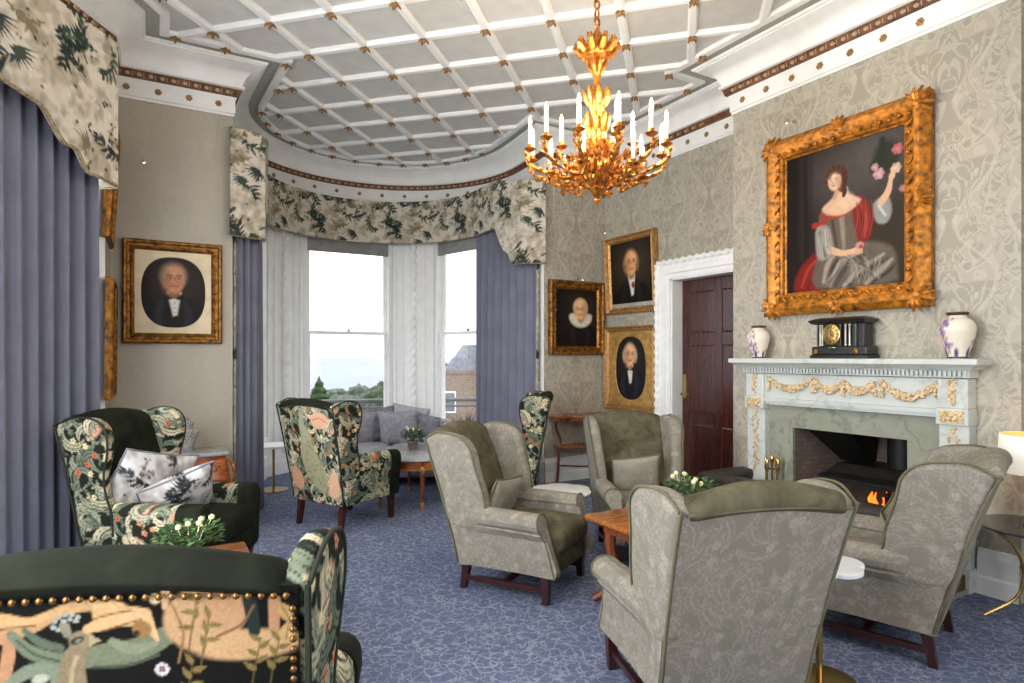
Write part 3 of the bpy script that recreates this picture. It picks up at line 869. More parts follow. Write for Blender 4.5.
for i in range(-10, 11):
    for j in range(-9, 12):
        if (i+j) % 2: continue
        x, y = LX+i*LS, LY+j*LS
        if y > 2.55 and inside(x, y):
            dx = x*0.865-y*.5015; dd = x*.5015+y*.865
            if dd > 1 and abs(dx/dd) < .95 and 357-(H_CEIL-1.4)*620/dd > -30: boss(x, y)
for k in range(13):
    a = 10+160*k/12; q, h_ = ep(a, .37); boss(*q)
for q in ((.15,YB-.37),(.5,YB-.37),(.97,5.45),(1.0,6.0),(XR-.37,4.12),(XB-.37,3.98),(XB-.37,3.6),(XR-.37,4.5),(XR-.37,5.0)): boss(*q)

# ------------------------------------------------------------------ skirting boards
def skirt(name, A, B):
    A, B = Vector(A), Vector(B); P = [A, B]
    m = MB(); m.rings([[(q.x,q.y,z) for q in offset_path(P, o, False)] for o, z in ((0,0),(.03,0),(.03,.10),(.022,.115),(.022,.22),(.012,.245),(.012,.265),(0,.27))], cap=False, close=False)
    return struct(m.build(name, M['white'], smooth=False))
skirt('baseboard_chimney_near', (XB,CB0),(XB,1.80)); skirt('baseboard_chimney_far', (XB,3.38),(XB,CB1))
skirt('baseboard_recess', (XR,-.7),(XR,CB0)); skirt('baseboard_right', (XR,4.9),(XR,YB)); skirt('baseboard_back_right', (XR,YB),(3.76,YB))
skirt('baseboard_back_left', (.59,YB),(XL,YB)); skirt('baseboard_left', (XL,YB),LB[0]); skirt('baseboard_chimney_return', (XB,CB1),(XR,CB1))
pa = [(3.76,5.78)]+[bp(a) for a in AN]+[(.59,5.78)]
m = MB(); m.rings([[(q.x,q.y,z) for q in offset_path(pa, o, False)] for o, z in ((0,0),(.03,0),(.03,.15),(.02,.17),(.02,.23),(0,.25))], cap=False, close=False)
struct(m.build('baseboard_bay', M['white'], smooth=False))

# ------------------------------------------------------------------ door with rope-moulded architrave
def door():
    x0 = XR
    m = MB()
    prof = [(0,.0),(0,.03),(.05,.03),(.055,.05),(.10,.05),(.11,.04),(.15,.04),(.16,.02),(.19,.02),(.19,0)]
    # architrave swept round the opening: (distance outward from opening, projection into room)
    def pt(side, o, pr):
        if side == 0: return (x0-pr, D1+o, 0)
        if side == 1: return (x0-pr, D1+o, DT+o)
        if side == 2: return (x0-pr, D0-min(o,.08), DT+o)
        return (x0-pr, D0-min(o,.08), 0)
    R = [[pt(s, o, pr) for o, pr in prof] for s in range(4)]
    m.rings(R, cap=False, close=True)
    ar = struct(m.build('trim_6', M['white'], smooth=False))
    m = MB(); twist_col(m, [(x0-.045, D1+.172, .02),(x0-.045, D1+.172, DT+.165)], .026, 11)
    twist_col(m, [(x0-.045, D1+.17, DT+.172),(x0-.045, D0-.06, DT+.172)], .026, 11)
    m.build('rope_moulding', M['white'], ar)
    m = MB(); m.b2((x0-.012,D1-.015,0),(x0+.29,D1+.004,DT)).b2((x0-.012,D0-.004,0),(x0+.29,D0+.015,DT)).b2((x0-.012,D0,DT-.015),(x0+.29,D1,DT+.004)); m.build('door_lining', M['white'], ar, smooth=False)
    xd = x0+.15
    m = MB(); m.b2((xd,D0+.017,.008),(xd+.045,D1-.017,DT-.017))
    dr = struct(m.build('door_1', M['mahog'], smooth=False))
    w = D1-D0; cols = ((.11,.44),(.53,.86)); rows = ((.18,.72),(.84,1.52),(1.64,2.06))
    st = MB()
    for a, b in ((0,.11),(.44,.53),(.86,w)): st.b2((xd-.018,D0+a+.003,.008),(xd,D0+b-.003,DT-.004))
    for a, b in ((.008,.18),(.72,.84),(1.52,1.64),(2.06,DT-.004)):
        for c0, c1 in cols: st.b2((xd-.018,D0+c0-.01,a),(xd,D0+c1+.01,b))
    st.build('door_frame', M['mahog'], dr, smooth=False)
    for c0, c1 in cols:
        for r0, r1 in rows:
            m = MB(); a, b = D0+c0, D0+c1
            def rg(i, x): return [(x,a+i,r0+i),(x,b-i,r0+i),(x,b-i,r1-i),(x,a+i,r1-i)]
            m.rings([rg(-.002,xd-.02),rg(.012,xd-.024),rg(.022,xd-.006),rg(.05,xd-.004),rg(.075,xd-.014),rg(.08,xd-.014)])
            m.build('door_panel', M['mahog'], dr, smooth=False)
    m = MB(); m.b2((xd-.024,D1-.075,.98),(xd-.018,D1-.03,1.22)); pl = m.build('lock_plate', M['brass'], dr)
    m = MB(); m.tube([(xd-.02,D1-.055,1.02),(xd-.07,D1-.055,1.02),(xd-.075,D1-.09,1.02),(xd-.072,D1-.17,1.022)], .010, 8).ball((xd-.07,D1-.055,1.02), .016); m.build('door_handle', M['brass'], dr)
door()
# ================================================================== wing chairs
GREY = dict(win=.022, wth=.075, splay=.10, body='grey', pad='velvet_olive', seat='velvet_olive', front='velvet_olive', pipe='piping_olive', leg='mahog_dark', leg_h=.15, H=.97, seam=.885, yb=-.28, yt=-.505, arm_z=.515, arm_r=.056, armx=.292, half=.25, sc=1.0, crown=.05, rolled=True, bw=.63, wing_top=.93)
TAPS = dict(win=.008, wth=.06, splay=.05, body='tapestry', pad='velvet_dark', seat='velvet_dark', front='velvet_dark', pipe='piping_dark', leg='mahog', leg_h=.21, H=1.064, seam=1.005, yb=-.29, yt=-.44, arm_z=.60, arm_r=.062, armx=.282, half=.235, sc=1.0, crown=.035, rolled=False, bw=.64, wing_top=1.028)

def wing_chair(name, label, group, loc, facing, P, backpaint=None, seat=None, front=None, nails=False):
    rz = math.atan2(-facing[0], facing[1])
    t = thing(name, label, 'armchair', (loc[0],loc[1],0), rz, group)
    B = M[P['body']]; tp = P['body'] == 'tapestry'; sd = RNG.random(2)*.6
    def bd(m, name, par, ang=50, axes=(1,2), k=0): return build_print(m, name, par, TAP if tp else GRT, axes, (sd[0]+.17*k, sd[1]+.11*k), 1.0, P.get('L',.010), M['print'], ang)
    lh = P['leg_h']; z0 = lh; yb, yt = P['yb'], P['yt']; Ht, seam = P['H'], P['seam']; ax, ar, az = P['armx'], P['arm_r'], P['arm_z']
    rear = lambda z: yb+(yt-yb)*max(0,(z-z0))/(seam-z0)*(.75+.25*max(0,(z-z0))/(seam-z0))
    hw = lambda z: (P['bw']/2-.03)+.03*max(0,min(1,(z-z0)/(seam-z0)))
    yfront = lambda z: .25+.09*max(0,min(1,(az-z)/(az-z0)))**1.3
    # base / seat frame
    bs_ = MB().rbox((0,.01,z0+.06), (2*ax-.08,.56,.13), .02, 3, 2)
    bd(bs_, 'base', t)
    fr_ = MB().rbox((0,.30,z0+.075), (2*P['half']-.04,.05,.15), .02, 3, 2); bd(fr_,'front_rail',t,50,(0,2)) if front == 'grey' else fr_.build('front_rail', M[front or P['front']], t)
    # seat cushion
    sc_ = MB().rbox((0,.045,z0+(.188 if P['rolled'] else .215)), (2*P['half']-.035,.62,.14), .05, 6, 4, puff=.025); bd(sc_,'seat_cushion',t,50,(0,1)) if seat == 'grey' else sc_.build('seat_cushion', M[seat or P['seat']], t)
    # outer back
    nx, nz = (24, 16) if backpaint is None else backpaint[1]
    def bk(u, v):
        z = z0+(seam-z0)*v; w = hw(z); x = (u-.5)*2*w
        return (x, rear(z)-.012-.012*math.cos((u-.5)*PI)*math.sin(v*PI), z+P['crown']*.25*v**4*math.cos((u-.5)*PI))
    m = MB()
    if backpaint is None or len(backpaint) < 3: m.grid(bk, nx, nz)
    else:
        f = backpaint[2]; m.grid(lambda u, v: bk(u, f(v)), nx, nz)
    nfront = len(m.v)
    cols = None
    if backpaint is not None:
        p = backpaint[0]; us = np.tile(np.linspace(0,1,nx+1), nz+1); vs = np.repeat(np.linspace(0,1,nz+1), nx+1)
        if len(backpaint) > 2: vs = np.array([backpaint[2](q) for q in vs])
        if len(backpaint) > 4: vs = backpaint[4](vs)
        uv = (1-us, vs)
        cols = p.at(us*p.w if backpaint is not None and len(backpaint) > 3 else uv[0]*p.w, vs*p.h)
    m.grid(lambda u, v: (lambda q: (q[0]*.97, q[1]+.045, q[2]))(bk(u, v)), 8, 8)
    for e_ in (0, 1): m.grid(lambda u, v: (lambda q: (q[0]*(1-.02*u), q[1]+.06*u, q[2]))(bk(e_, v)), 2, 12)
    m.grid(lambda u, v: (lambda q: (q[0], q[1]+.05*v, q[2]))(bk(u, 1)), 12, 2)
    if cols is not None: cols = np.vstack([cols, np.tile(np.array(lin((40,42,34))), (len(m.v)-nfront, 1))])
    o = m.build('outer_back', M['print'], t, colors=cols) if cols is not None else bd(m, 'outer_back', t, 50, (0,2))
    # inside back with top roll
    zi = z0+.26; lean = lambda z: rear(z)
    prof = smoothc([(lean(zi)+.10,zi),(lean(.6)+.12,.60),(lean(.78)+.115,.78),(lean(seam-.02)+.105,seam-.02),(yt+.085,Ht-.035),(yt+.035,Ht-.004),(yt-.008,Ht-.010),(yt-.026,Ht-.04),(yt-.024,seam+.008),(yt+.0,seam-.014),(yt+.02,seam-.06),(lean(.7)+.03,.70),(lean(zi)+.03,zi)], 3, True)
    W = P['bw']-.015; R = []
    cy = sum(p[0] for p in prof)/len(prof)
    for k in range(19):
        s = -1+2*k/18; x = s*W/2; e = 1-max(0,(abs(s)-.86)/.14)**2*.35
        row = []
        for y, z in prof:
            g = max(0, min(1, (z-.70)/(Ht-.70)))
            zz = z+P['crown']*(math.cos(s*PI/2)-.75)*g*g
            yy = cy+(y-cy)*(e if z > .6 else 1)
            bul = .022*math.cos(s*PI/2)*(1 if y > lean(z)+.06 else 0)
            row.append((x*(1 if z > .55 else .94), yy+bul, zz if e >= 1 else zz-(1-e)*.06*g))
        R.append(row)
    bd(MB().rings(R), 'backrest', t, 60, (0,2)) if P['pad'] == 'grey' else MB().rings(R).build('backrest', M[P['pad']], t, ang=60)
    if not nails: MB().tube([(lambda q: (q[0],q[1]-.008,q[2]))(bk(.02+.96*k/20,1)) for k in range(21)], .006, 6).build('seam_piping', M[P['pipe']], t)
    # wings
    wt = P['wing_top']
    if P['rolled']: wl = [(rear(.38)+.0,.38),(-.08,.40),(-.085,.52),(-.10,.62),(-.135,.73),(-.15,.80),(-.17,.865),(-.225,.92),(-.31,wt+.012),(-.42,wt+.012),(yt-.005,wt-.035),(rear(.80),.80),(rear(.62),.62)]
    else: wl = [(rear(.42),.42),(-.15,.44),(-.155,.56),(-.18,.66),(-.185,.76),(-.16,.87),(-.16,.96),(-.19,1.02),(-.25,wt+.02),(-.34,wt+.02),(yt-.005,wt-.02),(rear(.88),.88),(rear(.64),.64)]
    wo = smoothc(wl, 4, True)
    th = P['wth']
    for sg in (-1, 1):
        m = MB().slab(wo, -th/2, th/2, th*.4)
        def f(p):
            g = max(0, min(1, (p.z-.42)/.5)); fr = max(0, p.y-rear(p.z))
            x = sg*(hw(p.z)-P['win']+fr*P['splay']*g)+p.x*(1+.2*min(1, fr*3)*g)
            return (x, p.y, p.z)
        m.map(f); wg = bd(m, 'wing', t, 42, k=sg)
        # piping round the wing front and along the top
        pp = [q for q in wo if True]
        path = []
        for y, z in smoothc(wl[1:-2], 5):
            q = f(Vector((sg*th/2*.92, y-.006, z))); path.append((q[0], q[1]+.0, q[2]))
        MB().tube(path, .0055, 6).build('wing_piping', M[P['pipe']], wg)
        path = []
        for k in range(14):
            z = z0+.02+(wt-.045-z0)*k/13; q = f(Vector((sg*th/2*.8, rear(z)-.012, z))) if z > .42 else (sg*(hw(z)+.008), rear(z)-.012, z)
            path.append(q)
        MB().tube(path, .006, 6).build('back_piping', M[P['pipe']], t)
    # arms: scroll section lofted back to front
    for sg in (-1, 1):
        if P['rolled']:
            cz = az-ar; sec = [(.245,z0+.1),(.245,cz-.01)]+[(ax+.005-ar*math.cos(a)*1.05, cz+ar*math.sin(a)) for a in [k*PI/8*1.35 for k in range(0,9)]]+[(ax+.035,cz-.06),(ax+.012,cz-.10),(ax+.008,z0+.12),(ax+.012,z0+.01),(ax-.05,z0),(.25,z0+.02)]
        else:
            cz = az-ar; sec = [(ax-ar,z0+.1),(ax-ar,cz-.01)]+[(ax-ar*math.cos(a), cz+ar*math.sin(a)) for a in [k*PI/8 for k in range(0,9)]]+[(ax+ar,cz-.03),(ax+ar*.95,cz-.12),(ax+.05,z0+.12),(ax+.045,z0+.01),(ax-.03,z0),(ax-ar+.01,z0+.02)]
        R = []
        for k in range(9):
            s = k/8; row = []
            for x, z in sec:
                yf = yfront(z) if P['rolled'] else .27; ya = rear(z)+.005
                y = ya+(yf-ya)*s
                xx = x+.012*math.sin(s*PI)*(-1)+(.012*s if z > cz-.08 and x > ax-.02 else 0)
                fl_ = hw(z)+.012
                if xx > fl_ and z > z0+.14: k_ = max(0, min(1, (s-.2)/.3)); xx = fl_+(xx-fl_)*k_*k_*(3-2*k_)
                row.append((sg*xx, y, z+.012*math.cos(s*PI/2)*(1 if z > cz else 0)*(.6 if P['rolled'] else .3)))
            R.append(row)
        last = R[-1]; cx = sum(p[0] for p in last)/len(last); czz = sum(p[2] for p in last)/len(last)
        for q, dy in ((.93,.012),(.8,.018)):
            R.append([(cx+(p[0]-cx)*q, p[1]+dy, czz+(p[2]-czz)*q) for p in last])
        arm = bd(MB().rings(R), 'arm', t, 50, k=sg+3)
        fr = R[-3]
        if P['rolled']:
            path = [(p[0], p[1]+.006, p[2]) for p in fr[1:-2]]
            MB().tube(smoothc(path, 2), .0055, 6).build('arm_piping', M[P['pipe']], arm)
        else:
            m = MB(); q00 = [(cx+(p[0]-cx)*1.035, p[1]-.085, czz+(p[2]-czz)*1.012) for p in fr]; q0 = [(cx+(p[0]-cx)*1.04, p[1]+.004, czz+(p[2]-czz)*1.015) for p in fr]; q1 = [(cx+(p[0]-cx)*.985, p[1]+.028, czz+(p[2]-czz)*.985) for p in fr]; q2 = [(cx+(p[0]-cx)*.8, p[1]+.045, czz+(p[2]-czz)*.85) for p in fr]
            m.rings([q00,q0,q1,q2]).build('arm_front', M[P['front']], arm, ang=50)
    # legs
    def leg(x, y, dx, dy, w):
        h = w/2; k = .7
        R = [[(x+a*h, y+b*h, z0+.03) for a, b in ((-1,-1),(1,-1),(1,1),(-1,1))], [(x+dx+a*h*k, y+dy+b*h*k, 0) for a, b in ((-1,-1),(1,-1),(1,1),(-1,1))]]
        return MB().rings(R).build('leg', M[P['leg']], t, smooth=False)
    lx = P['half']+.02
    for sg in (-1,1):
        leg(sg*lx, .275, 0, 0, .05); leg(sg*.25, yb+.03, 0, -.03, .05)
    if P['rolled']:
        for sg in (-1,1): MB().b2((sg*.262-.012,yb+.02,.06),(sg*.262+.012,.27,.09)).build('stretcher', M[P['leg']], t, smooth=False)
        MB().b2((-.26,-.02,.062),(.26,.01,.088)).build('stretcher', M[P['leg']], t, smooth=False)
    else:
        m = MB(); a = .285
        for s in ((-a,.262,a,.30),(-a,yb-.01,a,yb+.025),(-a,yb,-a+.03,.29),(a-.03,yb,a,.29)): m.b2((s[0],s[1],z0-.005),(s[2],s[3],z0+.035))
        m.build('seat_rail', M[P['leg']], t, smooth=False)
    if nails:
        n0 = None; nm = MB().ball((0,0,0), (.0065,.004,.0065), 8, 5)
        pts = []
        for k in range(33):
            u = (k+.5)/33; q = bk(.012+u*.976, 1); pts.append((q[0], q[1]-.006, q[2]-.016))
        for k in range(16):
            v = 1-(k+1.5)*.0245; q = bk(.988, v); pts.append((q[0], q[1]-.006, q[2]-.012))
            q = bk(.012, v); pts.append((q[0], q[1]-.006, q[2]-.012))
        for q in pts:
            if n0 is None: n0 = nm.build('nail_head', M['brass_old'], t); n0.location = q
            else: kid(n0, t, q)
    return t
M['brass_old'] = plain('aged_brass', (126,92,52), .35, .85, var=.2, sc=60)

def world(t, p):
    a = t.rotation_euler.z; c, s = math.cos(a), math.sin(a)
    return (t.location.x+c*p[0]-s*p[1], t.location.y+s*p[0]+c*p[1], t.location.z+p[2])

def pillow(name, label, size, th, mat, loc, rot, cat='cushion', group=None, paint=None):
    n = 56 if paint is not None else 22
    def f(u, v, sg):
        a, b = 2*u-1, 2*v-1
        h = th/2*((1-abs(a)**3.2)*(1-abs(b)**3.2))**.55
        x = a*size[0]/2*(1-.055*(1-abs(b)**2)); y = b*size[1]/2*(1-.055*(1-abs(a)**2))
        h *= 1+.07*math.sin(5*a+2*b)+.05*math.sin(6*b-3*a)
        return (x, y, sg*h)
    m = MB(); m.grid(lambda u, v: f(u, v, 1), n, n); m.grid(lambda u, v: f(u, v, -1), n, n)
    cols = None
    if paint is not None:
        us = np.tile(np.linspace(0,1,n+1), n+1); vs = np.repeat(np.linspace(0,1,n+1), n+1)
        c = TOILE.at(us*.62+paint[0], vs*.62+paint[1]); 
        g = c.mean(axis=1, keepdims=True); c = np.clip((c*.35+g*np.array([.66,.66,.70]))*1.12-.01, 0, 1)
        cols = np.vstack([c, c])
    o = m.build(name, mat, None, colors=cols, ang=0)
    bm = bmesh.new(); bm.from_mesh(o.data); bmesh.ops.remove_doubles(bm, verts=bm.verts, dist=.0004); bmesh.ops.recalc_face_normals(bm, faces=bm.faces); bm.to_mesh(o.data); bm.free()
    o.location = loc; o.rotation_euler = rot
    tag(o, label, cat, group)
    ed = [f(k/24,0,0) for k in range(24)]+[f(1,k/24,0) for k in range(24)]+[f(1-k/24,1,0) for k in range(24)]+[f(0,1-k/24,0) for k in range(24)]
    MB().tube(ed, .006, 6, closed=True).build('piped_edge', M['piping_olive'] if mat is M['grey'] else mat if paint is None else M['sofa_dark'], o)
    return o
def lean_pillow(ch, name, label, size, th, mat, x, y, z, tilt, roll=0, yaw=0, group=None, paint=None):
    """pillow leaning on a chair back, given in the chair's own frame"""
    w = world(ch, (x, y, z))
    E = Matrix.Rotation(ch.rotation_euler.z+yaw, 4, 'Z') @ Matrix.Rotation(math.radians(90+tilt), 4, 'X') @ Matrix.Rotation(math.radians(roll), 4, 'Z')
    return pillow(name, label, size, th, mat, w, E.to_euler(), 'cushion', group, paint)

# ------------------------------------------------------------------ placing the chairs
CLOSE = make_close_panel(); PEA = make_peacock_panel()
GT = 'tapestry wing armchairs'; GG = 'grey leaf-pattern wing armchairs'
fine = lambda v: 1-(1-v)**1.0 if False else (v*2*.62 if v < .5 else .62+(v-.5)*2*.38)
# the close chair (seen from behind): its panel repeats the 398 x 250 plan; width .64 m
chA = wing_chair('wing_armchair', 'nearest tapestry wing chair, seen from behind with brass nails along its back', GT, (.078,1.669), (.40,.917), dict(TAPS, armx=.292, half=.245, bw=.70), backpaint=(CLOSE, (300,170), fine, 1, lambda v: np.abs(1-(1-v)*1.87)), nails=True)
chB = wing_chair('wing_armchair', 'tapestry wing chair by the blue curtain with two toile cushions on its dark green seat', GT, (.13,4.07), (.85,-.53), TAPS)
chC = wing_chair('wing_armchair', 'tapestry wing chair turned to the bay window, a woven bird across its back', GT, (1.44,5.32), (.89,.46), TAPS, backpaint=(PEA, (132,172), lambda v: v, 1))
chD = wing_chair('wing_armchair', 'tapestry wing chair half hidden behind the middle grey armchair, by the right bay curtain', GT, (2.96,5.24), (-.82,.57), TAPS)
gA = wing_chair('wing_armchair', 'grey wing armchair in the middle of the room with olive velvet seat', GG, (2.0,3.31), (.54,-.84), GREY)
gB = wing_chair('wing_armchair', 'grey wing armchair in front of the red-brown door, facing the camera', GG, (3.06,3.38), (-.40,-.92), GREY, seat='grey', front='grey')
gC = wing_chair('wing_armchair', 'large grey wing armchair in the front, its back turned to the camera', GG, (1.95,1.84), (.33,.944), GREY, seat='grey', front='grey')
gD = wing_chair('wing_armchair', 'grey wing armchair beside the fire on the far right', GG, (3.20,1.81), (-.31,.95), dict(GREY, pad='grey'), seat='grey', front='grey')
chB.scale = (1.03,1.03,1.03)
lean_pillow(chB, 'toile_cushion', 'large grey toile cushion leaning on the dark green chair back', (.47,.47), .17, M['print'], .08, -.15, .655, -26, 14, -.45, 'toile cushions', (.1,.2))
lean_pillow(chB, 'toile_cushion', 'smaller grey toile cushion lying tilted in front of the larger one', (.40,.40), .15, M['print'], .04, .02, .60, -40, -24, -.5, 'toile cushions', (.55,.6))
PG = 'grey leaf-pattern scatter cushions'
lean_pillow(gA, 'scatter_cushion', 'small grey cushion on the olive velvet seat of the middle armchair', (.36,.27), .10, M['grey'], .07, -.11, .525, -20, 6, 0, PG)
lean_pillow(gB, 'scatter_cushion', 'small grey cushion on the armchair in front of the door', (.36,.30), .10, M['grey'], .03, -.10, .535, -20, -6, 0, PG)
lean_pillow(gD, 'scatter_cushion', 'small grey cushion on the armchair beside the fire', (.36,.30), .10, M['grey'], -.02, -.11, .535, -20, 5, 0, PG)

# ================================================================== curtains and pelmets
def curtain(name, label, path, z0, z1, amp, pitch, group, border=None, res=.012, sheet=True):
    P = [Vector(p) for p in smoothc(path, 12)]
    d = [0]
    for i in range(1, len(P)): d.append(d[-1]+(P[i]-P[i-1]).length)
    L = d[-1]; n = int(L/res)
    def at(s):
        i = 1
        while i < len(d)-1 and d[i] < s: i += 1
        k = (s-d[i-1])/max(1e-9, d[i]-d[i-1]); p = P[i-1]+(P[i]-P[i-1])*k; t = (P[i]-P[i-1]).normalized()
        return p, Vector((-t.y, t.x))
    ph = [RNG.random()*6 for _ in range(6)]
    def f(u, v):
        s = u*L; p, nn = at(s)
        w = 2*PI*s/pitch+.6*math.sin(s*7+ph[0])+.5*math.sin(s*3.1+ph[1])
        a = amp*(.75+.25*math.sin(s*5+ph[2]))*(.7+.35*(1-v))
        fold = math.sin(w)+.25*math.sin(2*w+ph[3])
        q = p+nn*(a*fold+.012*(1-v)*math.sin(s*9+ph[4]))
        return (q.x, q.y, z0+(z1-z0)*v)
    o = MB().grid(f, n, 10).build(name, M['curtain'], None, ang=0)
    so = o.modifiers.new('thickness', 'SOLIDIFY'); so.thickness = .008
    tag(o, label, 'curtain', group)
    if border:
        for e in border:
            g0 = 0 if e == 0 else 1-.05/L
            m = MB().grid(lambda u, v: (lambda q: (q[0], q[1]-.012, q[2]))(f(g0+u*.05/L, v)), 5, 150)
            us = np.tile(np.linspace(0,.06,6), 151); vs = np.repeat(np.linspace(0, z1-z0, 151), 6)
            b = m.build('leading_border', M['print'], o, colors=TOILE.at(us, vs)*.72)
            so = b.modifiers.new('thickness', 'SOLIDIFY'); so.thickness = .004
    return o
def pelmet(name, label, path, ztop_, zbot, res, group, depth=None):
    P = [Vector(p) for p in path]; d = [0]
    for i in range(1, len(P)): d.append(d[-1]+(P[i]-P[i-1]).length)
    L = d[-1]; n = int(L/res)
    def at(s):
        i = 1
        while i < len(d)-1 and d[i] < s: i += 1
        k = (s-d[i-1])/max(1e-9, d[i]-d[i-1]); return P[i-1]+(P[i]-P[i-1])*k
    ztf = ztop_ if callable(ztop_) else (lambda s, L: ztop_); nv = int((ztf(L/2,L)-2.42)/res)
    m = MB(); m.grid(lambda u, v: (lambda p: (p.x, p.y, zbot(u*L, L)+(ztf(u*L, L)-zbot(u*L, L))*v))(at(u*L)), n, nv)
    us = np.tile(np.linspace(0,L,n+1), nv+1); cols = []
    zb = np.array([zbot(u*L/n, L) for u in range(n+1)])
    zt = np.array([ztf(u*L/n, L) for u in range(n+1)]); Z = np.concatenate([zb+(zt-zb)*j/nv for j in range(nv+1)])
    o = m.build(name, M['print'], None, colors=TOILE.at(us*1.0+.13, Z*1.0), ang=35)
    so = o.modifiers.new('thickness', 'SOLIDIFY'); so.thickness = .02; so.offset = -1
    tag(o, label, 'pelmet', group)
    ed = []
    for k in range(int(L/.02)+1):
        s = min(L, k*.02); p = at(s); ed.append((p.x, p.y, zbot(s, L)))
    MB().tube(ed, .011, 6).build('rope_edge', M['rope_trim'], o)
    return o
def step(a, b, s):
    k = max(0, min(1, (s-a)/(b-a))); return k*k*(3-2*k)
def zb_left(s, L):   # s measured from the far end
    return 2.43+.015*math.sin(s*9)+.125*step(.24,.36,s)+.155*step(.40,.60,s)
def zb_bay(s, L):
    e = min(s, L-s)
    return 2.43+.15*step(.40,.52,e)+.31*step(.52,.78,e)
dl = Vector((-.545,-.84)); pl0 = Vector((-.18,4.45))
GP = 'toile pelmets'
pelmet('window_pelmet', 'stepped toile pelmet over the blue curtain at the left edge of the room', [tuple(pl0+Vector((-.33,.21))), tuple(pl0), tuple(pl0+dl*1.0), tuple(pl0+dl*2.2)], 3.30, lambda s, L: zb_left(max(0, s-.39), L), .0075, GP)
bayp = [(.56,5.70),(.835,5.78),(.92,6.2)]+[bp(a,1.25) for a in range(186,-7,-4)]+[(3.43,6.2),(3.50,5.80),(3.73,5.70)]
pelmet('window_pelmet', 'curved toile pelmet running round the bay window', bayp, lambda s, L: 3.34+.09*step(.3,.75,min(s,L-s)), zb_bay, .011, GP)
GC = 'blue grey floor-length curtains'
nl = Vector((-.84,.545))
c0 = pl0+nl*.13+dl*.035
curtain('window_curtain', 'blue grey pleated curtain at the left edge, beside the chair with toile cushions', [tuple(c0), tuple(c0+dl*.5), tuple(c0+dl*1.1), tuple(c0+dl*1.9)], .012, 3.15, .044, .105, GC)
curtain('window_curtain', 'blue grey curtain on the left side of the bay beside the inlaid chest', [(.60,5.80),(.68,5.87),(.80,5.97),(.87,6.25),(.85,6.5)], .012, 3.10, .030, .085, GC, border=[0])
curtain('window_curtain', 'blue grey curtain on the right side of the bay, behind the half hidden tapestry chair', [(3.73,5.82),(3.62,6.1),(3.54,6.45),(3.47,6.82)], .012, 3.10, .05, .125, GC, border=[0])
# ================================================================== pictures
def mould(mb, w, h, prof):
    R = []
    for sx, sz in ((-1,-1),(1,-1),(1,1),(-1,1)):
        R.append([(sx*(w/2-i), -p, sz*(h/2-i)) for i, p in prof])
    R.append(R[0])
    return mb.rings(R, cap=False, close=True)
def canvas(name, p, w, h, parent, y=-.012):
    nx, ny = p.nx-1, p.ny-1
    m = MB(); m.grid(lambda u, v: ((u-.5)*w, y, (v-.5)*h), nx, ny)
    n = len(m.v)
    m.rings([[(-w/2,y+.001,-h/2),(w/2,y+.001,-h/2),(w/2,y+.001,h/2),(-w/2,y+.001,h/2)],[(-w/2,y+.011,-h/2),(w/2,y+.011,-h/2),(w/2,y+.011,h/2),(-w/2,y+.011,h/2)]])
    c = np.vstack([p.c.reshape(-1,3), np.full((len(m.v)-n, 3), .02)])
    return m.build(name, M['paint'], parent, colors=c, ang=20)
def carve(mb, w, h, fw, dep, seed, dens=.045, amp=1.0):
    """little carved leaves and scrolls on a frame face"""
    r = random.Random(seed)
    sides = [((-w/2+fw/2,-h/2+fw/2),(w/2-fw/2,-h/2+fw/2)), ((w/2-fw/2,-h/2+fw/2),(w/2-fw/2,h/2-fw/2)), ((w/2-fw/2,h/2-fw/2),(-w/2+fw/2,h/2-fw/2)), ((-w/2+fw/2,h/2-fw/2),(-w/2+fw/2,-h/2+fw/2))]
    for (x0,z0),(x1,z1) in sides:
        L = math.hypot(x1-x0, z1-z0); tx, tz = (x1-x0)/L, (z1-z0)/L; nx, nz = -tz, tx
        k = int(L/dens)
        for i in range(k):
            s = L*(i+.5)/k; sg = 1 if i % 2 else -1
            a0 = r.random()*.6; pts = []
            for q in range(7):
                a = sg*(a0+q*.62); rad = dens*.62*(1-q*.1)
                ds = (q-3)*dens*.16+rad*.35*math.cos(a); dn = sg*fw*.13+rad*math.sin(a)*.75
                pts.append((x0+tx*(s+ds)+nx*dn, -dep-.004*amp*(1+.5*math.sin(q)), z0+tz*(s+ds)+nz*dn))
            mb.tube(pts, [.003*amp,.006*amp,.008*amp,.008*amp,.007*amp,.005*amp,.002*amp], 5)
            dn = -sg*fw*.24
            mb.ball((x0+tx*s+nx*dn, -dep-.002, z0+tz*s+nz*dn), (.011*amp,.007*amp,.009*amp), 6, 4)
def cartouche(mb, x, z, r, dep, ang):
    for q in range(7):
        a = ang+(q-3)*.5
        mb.tube([(x,-dep,z),(x+r*.55*math.cos(a),-dep-.014,z+r*.55*math.sin(a)),(x+r*math.cos(a),-dep+.012,z+r*math.sin(a))], [r*.09,r*.17,r*.07], 6)
    mb.ball((x,-dep-.006,z), (r*.3,.016,r*.3), 8, 5)

